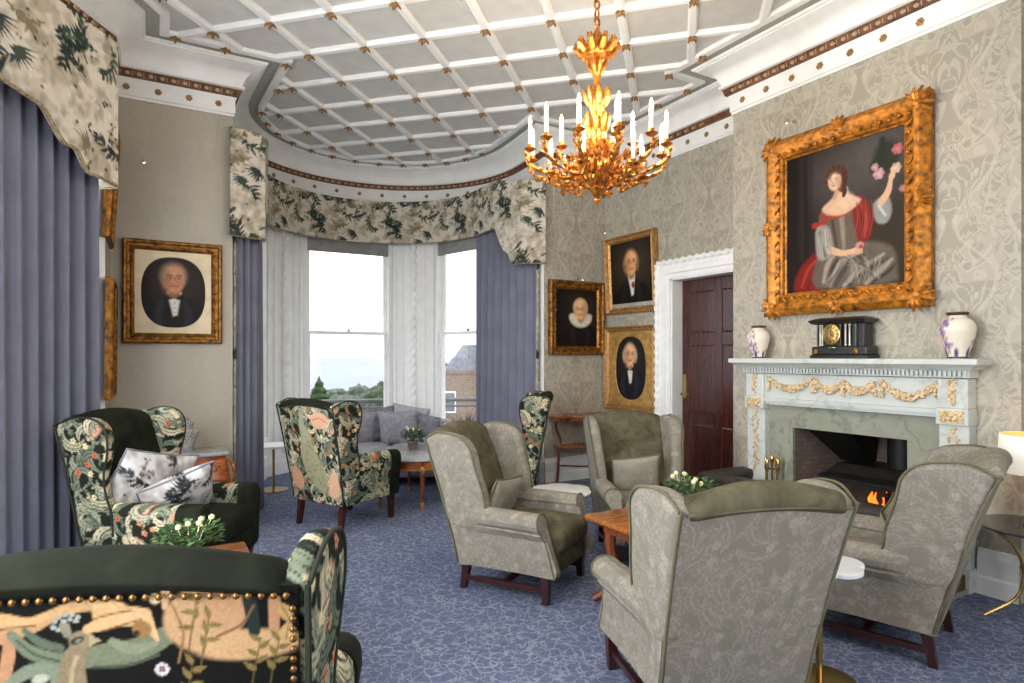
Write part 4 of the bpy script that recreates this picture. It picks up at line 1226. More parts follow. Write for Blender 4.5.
def bust(p, W, Hh, face=(.5,.70), fr=.085, skin=(214,160,120), hair=(90,70,54), coat=(22,20,20), bg=(34,28,22), glow=None, cravat='bow', turn=.12, bald=False, ruff=False):
    p.c[:] = lin(bg)
    if glow: p.ell(W*(face[0]+.06), Hh*face[1], W*.42, Hh*.36, glow, 0, W*.3, .8)
    fx, fy, r = W*face[0], Hh*face[1], W*fr*1.35
    p.poly([(fx-r*3.6,-.02*Hh),(fx-r*3.2,fy-r*3.6),(fx-r*1.9,fy-r*2.3),(fx-r*.7,fy-r*1.55),(fx+r*.7,fy-r*1.55),(fx+r*2.1,fy-r*2.2),(fx+r*3.2,fy-r*3.6),(fx+r*3.6,-.02*Hh)], coat, r*.25, 1, 3)
    lt = tuple(min(255,int(c*1.7+10)) for c in coat)
    p.stroke([(fx-r*.9,fy-r*1.9),(fx-r*1.2,fy-r*3.2),(fx-r*.5,fy-r*5)], [r*.2,r*.3,r*.1], lt, r*.25, .6); p.stroke([(fx+r*.9,fy-r*1.9),(fx+r*1.1,fy-r*3.2),(fx+r*.4,fy-r*5)], [r*.2,r*.3,r*.1], lt, r*.25, .5)
    if ruff:
        for k in range(14):
            a = PI+PI*k/13; p.ell(fx+r*1.15*math.cos(a), fy-r*.75+r*.8*math.sin(a), r*.36, r*.5, (216,206,186), a+PI/2, r*.15, .9)
    else:
        p.poly([(fx-r*.5,fy-r*1.0),(fx+r*.55,fy-r*1.0),(fx+r*.25,fy-r*2.9),(fx-r*.05,fy-r*3.0)], (222,216,204), r*.12, 1)
        if cravat == 'bow':
            p.ell(fx-r*.3,fy-r*1.42,r*.42,r*.22,(26,24,24),.2,r*.08); p.ell(fx+r*.36,fy-r*1.42,r*.42,r*.22,(26,24,24),-.2,r*.08)
            for q in range(3): p.ell(fx+r*.06,fy-r*(1.9+.4*q),r*.05,r*.05,(90,80,70),0,r*.03)
        elif cravat == 'red': p.ell(fx+r*.2,fy-r*2.0,r*.22,r*.3,(140,40,34),0,r*.1)
    dk = tuple(int(c*.72) for c in skin)
    p.ell(fx,fy-r*1.0,r*.48,r*.5,dk,0,r*.15)
    if not bald: p.ell(fx-r*.02,fy+r*.30,r*1.06,r*1.16,hair,0,r*.2)
    else:
        p.ell(fx-r*.82,fy+r*.0,r*.34,r*.62,hair,0,r*.2); p.ell(fx+r*.82,fy+r*.0,r*.34,r*.62,hair,0,r*.2); p.ell(fx,fy+r*.32,r*.88,r*1.0,hair,0,r*.25)
    p.ell(fx,fy,r*.82,r*1.12,skin,0,r*.14); p.ell(fx+r*turn,fy+r*.55,r*.66,r*.52,tuple(min(255,c+16) for c in skin),0,r*.3,.8)
    p.ell(fx-r*.55*(1 if turn > 0 else -1),fy-r*.15,r*.32,r*.8,dk,0,r*.3,.7)
    for sg in (-1,1):
        ex = fx+r*turn+sg*r*.33; ey = fy+r*.12
        p.ell(ex,ey+r*.05,r*.26,r*.16,tuple(int(c*.74) for c in skin),0,r*.12,.7); p.ell(ex,ey,r*.16,r*.065,(178,156,134),0,r*.05); p.ell(ex,ey,r*.07,r*.07,(40,30,26),0,r*.04); p.stroke([(ex-r*.2,ey+r*.2),(ex,ey+r*.27),(ex+r*.2,ey+r*.2)],[r*.045,r*.03],tuple(int(c*.7) for c in hair),r*.05)
        p.ell(ex+sg*r*.05,fy-r*.28,r*.22,r*.17,(min(255,skin[0]+6),int(skin[1]*.84),int(skin[2]*.8)),0,r*.15,.6)
    p.stroke([(fx+r*turn,fy+r*.15),(fx+r*turn*1.5,fy-r*.22),(fx+r*turn*.9,fy-r*.28)],[r*.03,r*.08,r*.04],dk,r*.07,.8); p.ell(fx+r*turn*1.4,fy-r*.2,r*.09,r*.08,tuple(min(255,c+22) for c in skin),0,r*.06)
    p.stroke([(fx+r*turn-r*.25,fy-r*.55),(fx+r*turn,fy-r*.52),(fx+r*turn+r*.25,fy-r*.55)],[r*.05,r*.06,r*.04],(150,82,68),r*.05)
    p.ell(fx+r*turn*.8,fy-r*.82,r*.26,r*.16,tuple(min(255,c+8) for c in skin),0,r*.15,.5)
    if bald: p.ell(fx-r*.84,fy-r*.35,r*.2,r*.42,hair,.1,r*.12,.8); p.ell(fx+r*.86,fy-r*.35,r*.2,r*.42,hair,-.1,r*.12,.8)
    p.mottle((24,30), .10); p.mottle((70,90), .06)
    return p

def picture(name, label, w, h, fw, loc, rz, p, prof, mat, tilt=0, oval=None, carvings=None, group='gilt-framed portraits', cat='painting', slip=None, cartouches=False):
    t = thing(name, label, cat, loc, rz, group)
    if tilt: t.rotation_euler = Matrix.Rotation(rz,3,'Z').to_4x4().__matmul__(Matrix.Rotation(tilt,4,'X')).to_euler()
    fr = mould(MB(), w, h, prof).build('frame', M[mat], t, ang=35)
    d = max(q[1] for q in prof)
    if carvings:
        m = MB(); carve(m, w, h, fw, carvings[0], carvings[1], carvings[2], carvings[3])
        if cartouches:
            r = fw*.62
            for sx in (-1,1):
                for sz in (-1,1): cm = MB(); cartouche(cm, sx*(w/2-fw*.42), sz*(h/2-fw*.42), r, carvings[0]+.005, math.atan2(sz,sx)); cm.build('corner_leaf', M[mat], fr)
            for sx, sz in ((1,0),(-1,0),(0,1),(0,-1)): 
                cm = MB(); cartouche(cm, sx*(w/2-fw*.38), sz*(h/2-fw*.38), r*.85, carvings[0]+.005, math.atan2(sz,sx)); cm.build('centre_shell', M[mat], fr)
        m.build('carving', M[mat], fr, ang=0)
    if slip: mould(MB(), w-2*fw+.01, h-2*fw+.01, [(0,.008),(0,.03),(.006,.034),(.016,.026),(.02,.012),(.02,.008)]).build('slip', M[slip], t, ang=35)
    iw, ih = w-2*fw+.004, h-2*fw+.004
    if oval:
        ow, oh, mm = oval
        canvas('canvas', p, ow+.02, oh+.02, t, -.010)
        R = [[], [], []]
        for k in range(64):
            a = 2*PI*k/64; c, s = math.cos(a), math.sin(a); q = 2/2.3
            ex, ez = ow/2*math.copysign(abs(c)**(2/oval_n(oval)), c), oh/2*math.copysign(abs(s)**(2/oval_n(oval)), s)
            g = min(iw/2/max(1e-6,abs(c)), ih/2/max(1e-6,abs(s)))
            R[0].append((ex,-.012,ez)); R[1].append((ex*1.02,-.020,ez*1.02)); R[2].append((c*g,-.020,s*g))
        MB().rings(R, cap=False).build('oval_mount', M[mm], t, ang=30)
    else: canvas('canvas', p, iw, ih, t)
    return t
def oval_n(o): return 2.5 if o[0] > .4 else 2.0
GPROF = lambda fw, d: [(0,0),(0,d*.55),(fw*.06,d*.8),(fw*.16,d),(fw*.30,d*.92),(fw*.42,d*.62),(fw*.62,d*.52),(fw*.78,d*.62),(fw*.88,d*.5),(fw*.95,d*.34),(fw,d*.3),(fw,0)]
M['mount_cream'] = plain('cream_mount_board', (226,208,172), .6, var=.04)
M['mount_gold'] = plain('gold_mount', (188,146,84), .45, .3, var=.12, sc=20)
# large painting over the fireplace: a seated lady in grey silk with a red shawl
def lady():
    W, Hh = .88, 1.02; p = Paint(W, Hh, 230, 266, (44,37,32))
    X = lambda t: t*W
    Y = lambda v: (1-v)*Hh
    p.ell(X(.6),Y(.2),.4,.25,(84,78,76),0,.2,.8); p.ell(X(.85),Y(.1),.2,.15,(96,90,88),0,.15,.6)
    p.poly([(X(.0),Y(0)),(X(.2),Y(0)),(X(.22),Y(1)),(X(0),Y(1))],(30,26,25),.03); p.stroke([(X(.14),Y(0)),(X(.14),Y(.75))],[.02,.02],(52,42,36),.02,.8); p.stroke([(X(.23),Y(0)),(X(.23),Y(.6))],[.012,.012],(46,38,34),.02,.8)
    p.ell(X(.85),Y(.75),.2,.25,(58,48,34),0,.1,.7)
    # flowers
    p.ell(X(.86),Y(.17),.09,.11,(44,50,40),0,.03); p.ell(X(.80),Y(.22),.06,.06,(40,46,38),0,.02); p.stroke([(X(.83),Y(.05)),(X(.83),Y(.2))],[.02,.03],(40,46,38),.015)
    for t, v, r, c in ((.80,.27,.038,(206,160,164)),(.94,.14,.036,(196,108,108)),(.93,.26,.034,(222,190,168)),(.98,.40,.025,(186,130,128)),(.77,.22,.025,(196,150,150))):
        for q in range(6): p.ell(X(t)+r*.55*math.cos(q*1.05),Y(v)+r*.55*math.sin(q*1.05),r*.5,r*.42,tuple(int(k*(.88+.12*(q % 2))) for k in c),q,.006)
        p.ell(X(t),Y(v),r*.4,r*.36,tuple(min(255,k+16) for k in c),0,.006)
    # red drape behind
    p.poly([(X(.08),Y(.99)),(X(.10),Y(.86)),(X(.2),Y(.76)),(X(.32),Y(.74)),(X(.34),Y(.99))],(128,32,26),.02,1,3)
    p.stroke([(X(.14),Y(.96)),(X(.2),Y(.84)),(X(.28),Y(.78))],[.008,.012],(182,70,58),.012,.8); p.stroke([(X(.2),Y(.98)),(X(.26),Y(.86))],[.01,.008],(96,26,26),.012,.8)
    # skirt
    p.poly([(X(.28),Y(.98)),(X(.30),Y(.76)),(X(.48),Y(.70)),(X(.70),Y(.70)),(X(.90),Y(.76)),(X(.94),Y(.92)),(X(.88),Y(.99))],(104,93,82),.02,1,3)
    for a in ((.40,.97,.50,.82,.66,.76),(.52,.98,.66,.88,.84,.80),(.7,.98,.82,.9,.9,.84),(.34,.94,.38,.82,.44,.76)):
        p.stroke([(X(a[0]),Y(a[1])),(X(a[2]),Y(a[3])),(X(a[4]),Y(a[5]))],[.012,.02,.008],(176,164,150),.010,.8); p.stroke([(X(a[0]+.05),Y(a[1])),(X(a[2]+.05),Y(a[3]+.02)),(X(a[4]+.03),Y(a[5]+.03))],[.01,.014,.006],(52,44,38),.012,.8)
    # bodice
    p.poly([(X(.30),Y(.50)),(X(.36),Y(.42)),(X(.62),Y(.42)),(X(.66),Y(.55)),(X(.62),Y(.72)),(X(.44),Y(.74)),(X(.36),Y(.66))],(108,96,84),.015,1,3)
    p.stroke([(X(.50),Y(.5)),(X(.52),Y(.72))],[.02,.012],(164,150,134),.010,.7); p.stroke([(X(.42),Y(.52)),(X(.46),Y(.72))],[.01,.01],(58,50,44),.012,.8)
    # shawl
    p.poly([(X(.60),Y(.40)),(X(.68),Y(.40)),(X(.74),Y(.52)),(X(.74),Y(.66)),(X(.66),Y(.70)),(X(.60),Y(.56))],(136,36,28),.012,1,3); p.stroke([(X(.65),Y(.43)),(X(.70),Y(.55)),(X(.69),Y(.67))],[.008,.012,.006],(190,80,66),.01,.8)
    p.stroke([(X(.32),Y(.47)),(X(.42),Y(.49)),(X(.52),Y(.49)),(X(.62),Y(.44))],[.012,.012,.012],(176,58,48),.008); p.stroke([(X(.26),Y(.53)),(X(.34),Y(.53)),(X(.36),Y(.50))],[.022,.018],(172,52,44),.008)
    # neck, shoulders
    p.poly([(X(.33),Y(.42)),(X(.42),Y(.36)),(X(.46),Y(.30)),(X(.54),Y(.30)),(X(.57),Y(.36)),(X(.66),Y(.41)),(X(.60),Y(.46)),(X(.50),Y(.49)),(X(.38),Y(.47))],(226,186,156),.012,1,3)
    p.ell(X(.54),Y(.40),.05,.05,(238,206,180),0,.03,.7); p.stroke([(X(.44),Y(.36)),(X(.47),Y(.31))],[.012,.014],(188,140,112),.014,.7)
    # sleeves and arms
    p.poly([(X(.28),Y(.55)),(X(.38),Y(.55)),(X(.42),Y(.66)),(X(.42),Y(.76)),(X(.30),Y(.78)),(X(.27),Y(.66))],(158,154,146),.012,1,3); p.stroke([(X(.31),Y(.58)),(X(.33),Y(.68)),(X(.36),Y(.76))],[.008,.01],(98,92,86),.008,.8); p.stroke([(X(.36),Y(.58)),(X(.38),Y(.68))],[.008,.01],(204,200,192),.007,.8)
    p.stroke([(X(.40),Y(.72)),(X(.50),Y(.755)),(X(.58),Y(.755))],[.026,.022,.018],(222,180,148),.006); p.ell(X(.61),Y(.75),.034,.02,(226,186,154),.1,.005)
    for q in range(4): p.stroke([(X(.62),Y(.745+.01*q)),(X(.67),Y(.735+.012*q))],[.007,.005],(216,172,140),.003)
    p.ell(X(.65),Y(.72),.03,.025,(204,140,136),0,.006); p.ell(X(.66),Y(.73),.014,.012,(150,70,70),0,.005)
    p.poly([(X(.76),Y(.46)),(X(.86),Y(.42)),(X(.90),Y(.52)),(X(.86),Y(.60)),(X(.78),Y(.58))],(150,150,150),.012,1,3); p.stroke([(X(.80),Y(.48)),(X(.85),Y(.55))],[.008,.008],(216,216,214),.008,.8)
    p.stroke([(X(.82),Y(.46)),(X(.87),Y(.40)),(X(.89),Y(.33))],[.026,.022,.014],(222,180,148),.006); p.ell(X(.90),Y(.305),.02,.028,(228,188,158),-.3,.005)
    for q in range(3): p.stroke([(X(.895+.012*q),Y(.29)),(X(.90+.02*q),Y(.255))],[.006,.004],(226,184,152),.003)
    # head
    fx, fy, r = X(.44), Y(.245), .062
    p.ell(fx+r*.2,fy+r*.45,r*1.25,r*1.2,(84,50,34),.1,.012)
    for q in range(16):
        a = -.5+q*.26; p.ell(fx+r*.2+r*1.15*math.cos(a),fy+r*.45+r*1.1*math.sin(a),r*.26,r*.2,[(96,58,38),(70,42,30)][q % 2],a,.008,.9); p.ell(fx+r*.85,fy-r*.3,r*.5,r*.9,(78,46,32),.1,.012); p.stroke([(fx+r*.9,fy-r*.6),(fx+r*1.2,fy-r*1.4),(fx+r*1.1,fy-r*1.9)],[.018,.014,.006],(84,50,34),.008)
    p.ell(fx,fy,r*.80,r*1.08,(232,192,162),.05,.008); p.ell(fx-r*.1,fy+r*.5,r*.6,r*.45,(244,212,186),0,.02,.7); p.ell(fx+r*.55,fy-r*.2,r*.24,r*.7,(190,142,112),0,.02,.7)
    for sg in (-1,1):
        ex = fx-r*.14+sg*r*.32; ey = fy+r*.12
        p.ell(ex,ey,r*.17,r*.075,(220,200,180),0,.003); p.ell(ex,ey,r*.08,r*.08,(50,34,28),0,.003); p.stroke([(ex-r*.2,ey+r*.2),(ex,ey+r*.26),(ex+r*.2,ey+r*.18)],[.0024,.0018],(96,64,46),.003); p.ell(ex,fy-r*.25,r*.2,r*.16,(226,158,136),0,.012,.7)
    p.stroke([(fx-r*.14,fy+r*.12),(fx-r*.22,fy-r*.22),(fx-r*.1,fy-r*.28)],[.002,.005,.003],(186,138,110),.004,.8); p.stroke([(fx-r*.34,fy-r*.52),(fx-r*.14,fy-r*.5),(fx+r*.08,fy-r*.52)],[.003,.005,.002],(170,70,62),.004)
    p.stroke([(fx-r*.7,fy+r*.6),(fx-r*.2,fy+r*1.15),(fx+r*.6,fy+r*.95)],[.014,.018,.02],(92,56,38),.01,.8)
    for k in range(60):
        a = RNG.random(); x0 = X(.32+.5*a); y0 = Y(.95+.03*RNG.random()); x1 = X(.45+.38*a*RNG.random()+.05); y1 = Y(.76+.08*RNG.random())
        p.stroke([(x0,y0),((x0+x1)/2+.02,(y0+y1)/2+.02),(x1,y1)], [.003,.006,.002], [(172,164,152),(72,68,62),(110,104,96)][k % 3], .006, .45)
    for q in range(26):
        a = RNG.random(); x0 = X(.62+.13*a); y0 = Y(.42+.02*RNG.random()); p.stroke([(x0,y0),(x0+.01,y0-.12),(x0-.02,y0-.25)],[.002,.005,.001],[(176,70,56),(84,20,18)][q % 2],.005,.4)
    for q in range(14):
        a = RNG.random(); x0 = X(.29+.1*a); y0 = Y(.58+.04*RNG.random()); p.stroke([(x0,y0),(x0+.012,y0-.08),(x0+.02,y0-.15)],[.002,.004,.001],[(206,202,194),(90,84,78)][q % 2],.004,.45)
    p.c *= .80
    p.mottle((30,34), .07); p.mottle((90,100), .05)
    return p
XW = XB-.005
fwl = .168
picture('portrait_painting', 'large painting above the mantel, a seated woman in grey silk and red shawl', 1.20, 1.36, fwl, (XW-.002, 2.638, 2.40), -PI/2, lady(), [(0,0),(0,.045),(.012,.06),(.03,.075),(.05,.088),(.075,.084),(.10,.06),(.125,.052),(.14,.06),(.152,.052),(.16,.03),(.168,.026),(.168,0)], 'gilt_orange', carvings=(.066, 3, .062, 1.5), cartouches=True)
P0 = lambda w, h, n=100: Paint(w, h, n, int(n*h/w), (30,26,22))
GS = GPROF(.095,.06)
picture('portrait_painting', 'oval portrait of an old gentleman on pale mount, left of the bay', .715, .83, .085, (.150,YB-.004,1.925), 0, bust(P0(.5,.6,130),.5,.6,(.5,.68),.15,(196,138,104),(120,104,88),(28,27,29),(30,26,24),(56,44,38),'bow',.05), GPROF(.085,.055), 'gilt_dark', oval=(.46,.57,'mount_cream'), carvings=(.042,11,.038,.8))
picture('portrait_painting', 'small framed portrait of a figure in a white ruff, beside the bay curtain', .77, .845, .10, (4.195,YB-.004,1.845), 0, bust(P0(.57,.65,110),.57,.65,(.60,.64),.125,(226,176,126),(200,170,124),(22,18,18),(24,20,19),(48,38,30),None,-.12,False,True), GPROF(.10,.06), 'gilt_dark', carvings=(.046,12,.05,1.0))
picture('portrait_painting', 'portrait of a man in black coat, upper one in the corner by the door', .83, .88, .075, (XR-.004,5.30,2.325), -PI/2, bust(P0(.68,.70,110),.68,.70,(.50,.66),.125,(220,160,112),(136,104,70),(20,18,18),(28,24,20),(66,52,38),'red',.12,True), GPROF(.075,.065), 'gilt', tilt=.05)
picture('portrait_painting', 'oval portrait of a balding gentleman, lower one in the corner by the door', .85, .94, .06, (XR-.004,5.31,1.275), -PI/2, bust(P0(.52,.72,110),.52,.72,(.47,.70),.15,(226,170,124),(180,160,136),(24,24,28),(26,24,24),(44,38,34),'bow',.08,True), GPROF(.06,.06), 'gilt', oval=(.50,.70,'mount_gold'))
picture('portrait_painting', 'upper dark picture seen edge-on beside the left curtain', .60, .86, .08, (XL+.004,5.44,2.67), PI/2, bust(P0(.45,.7,50),.45,.7), GPROF(.08,.05), 'gilt_dark', tilt=.05)
picture('portrait_painting', 'lower picture seen edge-on between the left curtain and the chest', .62, .86, .08, (XL+.004,5.42,1.53), PI/2, bust(P0(.45,.7,50),.45,.7), GPROF(.08,.05), 'gilt_dark', tilt=.01)
# little picture spotlights on the walls
M['chrome'] = plain('polished_chrome', (200,200,200), .15, .9)
M['spot_glow'] = emit('spot_lens', (255,240,214), 3.0)
def spot(loc, rz, label):
    t = thing('picture_spotlight', label, 'spotlight', loc, rz, 'small picture spotlights')
    MB().lathe([(.0,.0),(.018,0),(.018,.006),(0,.008)], seg=12, M=Matrix.Rotation(PI/2,4,'X')).build('wall_plate', M['chrome'], t)
    MB().tube([(0,0,0),(0,-.05,.004),(0,-.09,-.004)], .003, 6).build('arm', M['chrome'], t)
    h = MB().lathe([(.004,0),(.011,.004),(.013,.026),(.011,.03)], c=(0,0,0), seg=12, M=Matrix.Translation((0,-.09,0)) @ Matrix.Rotation(PI*.86,4,'X')).build('lamp_head', M['chrome'], t)
    MB().ball((0,-.096,-.026), .009, 8, 5).build('lens', M['spot_glow'], h)
spot((XW,3.02,3.20), -PI/2, 'tiny spotlight above the large painting of a woman')
spot((-.06,YB-.002,2.96), 0, 'tiny spotlight on the left wall above the oval portrait')
spot((XR-.002,5.66,2.86), -PI/2, 'tiny spotlight above the upper corner portrait')
spot((4.22,YB-.002,2.30), 0, 'tiny spotlight on top of the small ruff portrait')

# ================================================================== fireplace
def fireplace():
    t = thing('fireplace', 'white marble fireplace with gilt garlands and a lit iron grate', 'fireplace', (XB, 2.605, 0), -PI/2)
    # local frame: +x toward the camera end of the wall, -y into the room
    W2 = .79; pw = .165
    for sg in (-1,1):
        xa = sg*(W2-pw/2)
        pl = MB().rbox((xa,-.045,.07),(pw+.03,.12,.14),.008,1,1).rbox((xa,-.035,.56),(pw,.09,.86),.006,1,1).build('pilaster', M['marble_pale'], t, smooth=False)
        MB().rbox((xa,-.05,1.04),(pw+.012,.115,.10),.006,1,1).rbox((xa,-.045,1.18),(pw,.105,.18),.006,1,1).build('capital', M['marble_pale'], pl, smooth=False)
        m = MB(); r = random.Random(5)
        m.rbox((xa,-.108,1.04),(pw*.78,.012,.075),.005,1,1)
        for k in range(26): m.ball((xa+(r.random()-.5)*.11,-.116,1.04+(r.random()-.5)*.055),(.010,.008,.008),6,4)
        m.build('gilt_tablet', M['gilt_pale'], pl)
        m = MB()
        for k in range(44):
            s = k/43; z = .97-s*.48; w = .030*(.45+.55*abs(math.sin(s*9)))
            m.ball((xa+(r.random()-.5)*2*w,-.085,z),(.012,.010,.011),6,4)
        m.build('gilt_drop', M['gilt_pale'], pl)
        m = MB()
        for k in range(22):
            s = k/21; m.ball((xa+(r.random()-.5)*.036*(1.2-s*.4),-.102,1.265-s*.15),(.011,.010,.011),6,4)
        m.build('gilt_drop', M['gilt_pale'], pl)
    MB().rbox((0,-.035,1.175),(2*(W2-pw)+.01,.085,.19),.004,1,1).build('frieze', M['marble_pale'], t, smooth=False)
    m = MB(); m.b2((-W2+pw,-.09,1.052),(W2-pw,0,1.08)); m.b2((-W2+pw,-.075,1.03),(W2-pw,0,1.052)); m.build('frieze_moulding', M['marble_pale'], t, smooth=False)
    # garlands
    r = random.Random(9)
    def swag(x0, x1, dip, zt, tails=True):
        m = MB()
        for k in range(150):
            s = r.random(); x = x0+(x1-x0)*s; z = zt-dip*math.sin(PI*s)**.9
            w = .010+.012*math.sin(PI*s)
            m.ball((x+(r.random()-.5)*w,-.088-r.random()*.008,z+(r.random()-.5)*2.2*w),(.011+.005*r.random(),.011,.011),6,4)
        for xe in (x0,x1):
            for k in range(18): m.ball((xe+(r.random()-.5)*.03,-.088,zt+.012-.11*r.random()),(.010,.009,.010),6,4)
        m.build('garland', M['gilt_pale'], t)
    swag(-.58,-.215,.075,1.235); swag(-.195,.02,.06,1.225); swag(.02,.235,.06,1.225); swag(.285,.62,.09,1.235)
    # dentils, cornice and shelf
    m = MB(); n = 60
    for k in range(n):
        x = -W2-.01+(2*W2+.02)*(k+.5)/n; m.box((x,-.118,1.30),(.015,.02,.03))
    m.b2((-W2-.015,-.11,1.275),(W2+.015,0,1.325)); m.build('dentil_course', M['marble_pale'], t, smooth=False)
    m = MB(); R = []
    for o, z in ((.0,1.325),(.02,1.325),(.03,1.335),(.055,1.35),(.07,1.356),(.07,1.385),(.06,1.39),(0,1.39)):
        R.append([(-W2-.02-o,0,z),(-W2-.02-o,-.13-o,z),(W2+.02+o,-.13-o,z),(W2+.02+o,0,z)])
    m.rings(R).build('mantel_shelf', M['marble_pale'], t, smooth=False)
    # green marble slips
    ox = (F1-F0)/2; cx = 2.605-(F0+F1)/2
    m = MB(); m.b2((-W2+pw,-.028,0),(cx-ox,.0,1.03)); m.b2((cx+ox,-.028,0),(W2-pw,.0,1.03)); m.b2((cx-ox,-.028,.862),(cx+ox,0,1.03)); m.build('marble_slip', M['marble_green'], t, smooth=False)
    # firebox
    m = MB(); d = .46
    ft = .866
    m.rings([[(cx-ox,-.0,0),(cx-ox+.12,d,0),(cx+ox-.12,d,0),(cx+ox,-.0,0)],[(cx-ox,-.0,ft),(cx-ox+.12,d,ft),(cx+ox-.12,d,ft),(cx+ox,-.0,ft)]], cap=True, close=False)
    m.f = m.f[:]
    m.add([(cx-ox,0,.004),(cx-ox+.12,d,.004),(cx+ox-.12,d,.004),(cx+ox,0,.004)],[(0,1,2,3)]); m.add([(cx-ox,0,ft),(cx-ox+.12,d,ft),(cx+ox-.12,d,ft),(cx+ox,0,ft)],[(0,1,2,3)])
    m.build('firebox', M['brick'], t, smooth=False)
    MB().b2((-W2-.06,-.60,0),(W2+.0,-.0,.03)).build('hearth', M['marble_green'], t, smooth=False)
    # canopy, flue and grate
    R = []
    for z, w, y0, y1 in ((.50,.62,.02,.44),(.53,.62,.02,.44),(.56,.54,.08,.44),(.62,.46,.14,.44)):
        R.append([(cx+.07-w/2,y0,z),(cx+.07+w/2,y0,z),(cx+.07+w/2,y1,z),(cx+.07-w/2,y1,z)])
    MB().rings(R).build('fire_canopy', M['black'], t, smooth=False)
    MB().lathe([(.10,.60),(.10,.89)], c=(cx+.22,.30,0), seg=20).build('flue_pipe', M['black'], t)
    MB().rings([[(cx-ox+.12+.0,.40,.60),(cx-ox+.30,.44,.60),(cx-.06,.44,.60),(cx-.06,.40,.60)],[(cx-ox+.06,.05,.86),(cx-ox+.06,.40,.86),(cx-.02,.40,.86),(cx-.02,.05,.86)]]).build('smoke_hood', M['black'], t, smooth=False)
    gr = MB()
    for k in range(9): gr.tube([(cx-.20+.05*k,.06,.22),(cx-.20+.05*k,.05,.38)], .007, 6)
    for z in (.22,.30,.38): gr.tube([(cx-.22,.055,z),(cx+.24,.055,z)], .009, 6)
    for x in (cx-.22,cx+.24): gr.tube([(x,.055,.03),(x,.055,.44)], .014, 8); gr.ball((x,.055,.455),.022,8,6)
    gr.b2((cx-.22,.06,.20),(cx+.24,.34,.22)); gr.build('fire_grate', M['black'], t)
    m = MB(); r = random.Random(3)
    for k in range(16): m.ball((cx-.16+.33*r.random(),.10+.18*r.random(),.245+.06*r.random()),(.05,.045,.04),7,5)
    m.build('coals', M['black'], t)
    m = MB()
    for k in range(6):
        x = cx+.06+.08*r.random()+.03*(k%2); y = .07+.12*r.random(); h = min(.19, .05+.05*k*r.random()+.03*k)
        m.tube([(x,y,.27),(x+.012,y,.27+h*.4),(x-.010,y,.27+h*.75),(x+.006,y,.27+h)], [.018,.022,.012,.001], 7)
    m.build('flames', M['flame'], t)
    return t
M['gilt_pale'] = plain('pale_gilt_ornament', (214,186,146), .5, .15, var=.2, sc=60)
M['flame'] = emit('fire_flame', (255,104,24), 2.6)
fireplace()
ZM = 1.39
def vase(name, label, loc, s):
    t = thing(name, label, 'vase', loc, 0, 'painted vases on the mantel')
    prof = [(0,0),(.050,0),(.052,.008),(.062,.05),(.078,.10),(.090,.15),(.092,.18),(.080,.215),(.056,.235),(.046,.243),(.046,.255),(.056,.266),(.052,.268),(.042,.26),(.042,.22)]
    n = 60; m = MB(); P = smoothc([(a*s,b*s) for a,b in prof],3)
    p = Paint(.6,.3,240,120,(232,220,200),wrap=True)
    for k in range(7):
        x = .6*RNG.random(); st = [(x,.02)]
        for q in range(5): st.append((st[-1][0]+.02*RNG.normal(), st[-1][1]+.04))
        p.stroke(st,[.004,.002],(122,92,92),.002)
        for q in range(9):
            a, b = st[RNG.integers(1,6)]; p.ell(a+.02*RNG.normal(),b+.015*RNG.normal(),.013,.010,[(176,150,190),(214,176,196),(150,120,160),(120,110,160)][q % 4],0,.003)
    for k in range(6): p.ell(.1*k+.03,.03,.018,.03,(74,70,120),0,.006)
    m.lathe(P, seg=n, cap=False)
    cols = np.vstack([p.at(np.arange(n)/n*.6, np.full(n, b/s)) for a, b in P])
    o = m.build('vase_body', M['glaze'], t, colors=cols, ang=0)
    MB().lathe([(r_*s,z_*s) for r_,z_ in ((.050,.252),(.058,.262),(.058,.27),(.050,.272),(.044,.262))], seg=30, cap=False).build('rim', M['dark_rim'], t)
    MB().lathe([(r_*s,z_*s) for r_,z_ in ((0,.0),(.0535,.0),(.0535,.012),(.0,.012))], seg=30).build('foot_ring', M['dark_rim'], t)
def glaze():
    t = NT('painted_glaze'); a = t.n('ShaderNodeAttribute'); a.attribute_name = 'Col'; return t.fin(a.outputs['Color'], .18, 0, .5)
M['glaze'] = glaze(); M['dark_rim'] = plain('dark_brown_rim', (74,56,48), .3)
vase('painted_vase', 'smaller cream blossom vase on the far end of the mantel, left of the clock', (4.15,3.27,ZM), .95)
vase('painted_vase', 'bigger cream blossom vase on the mantel, near the lamp end', (4.15,1.865,ZM), 1.02)
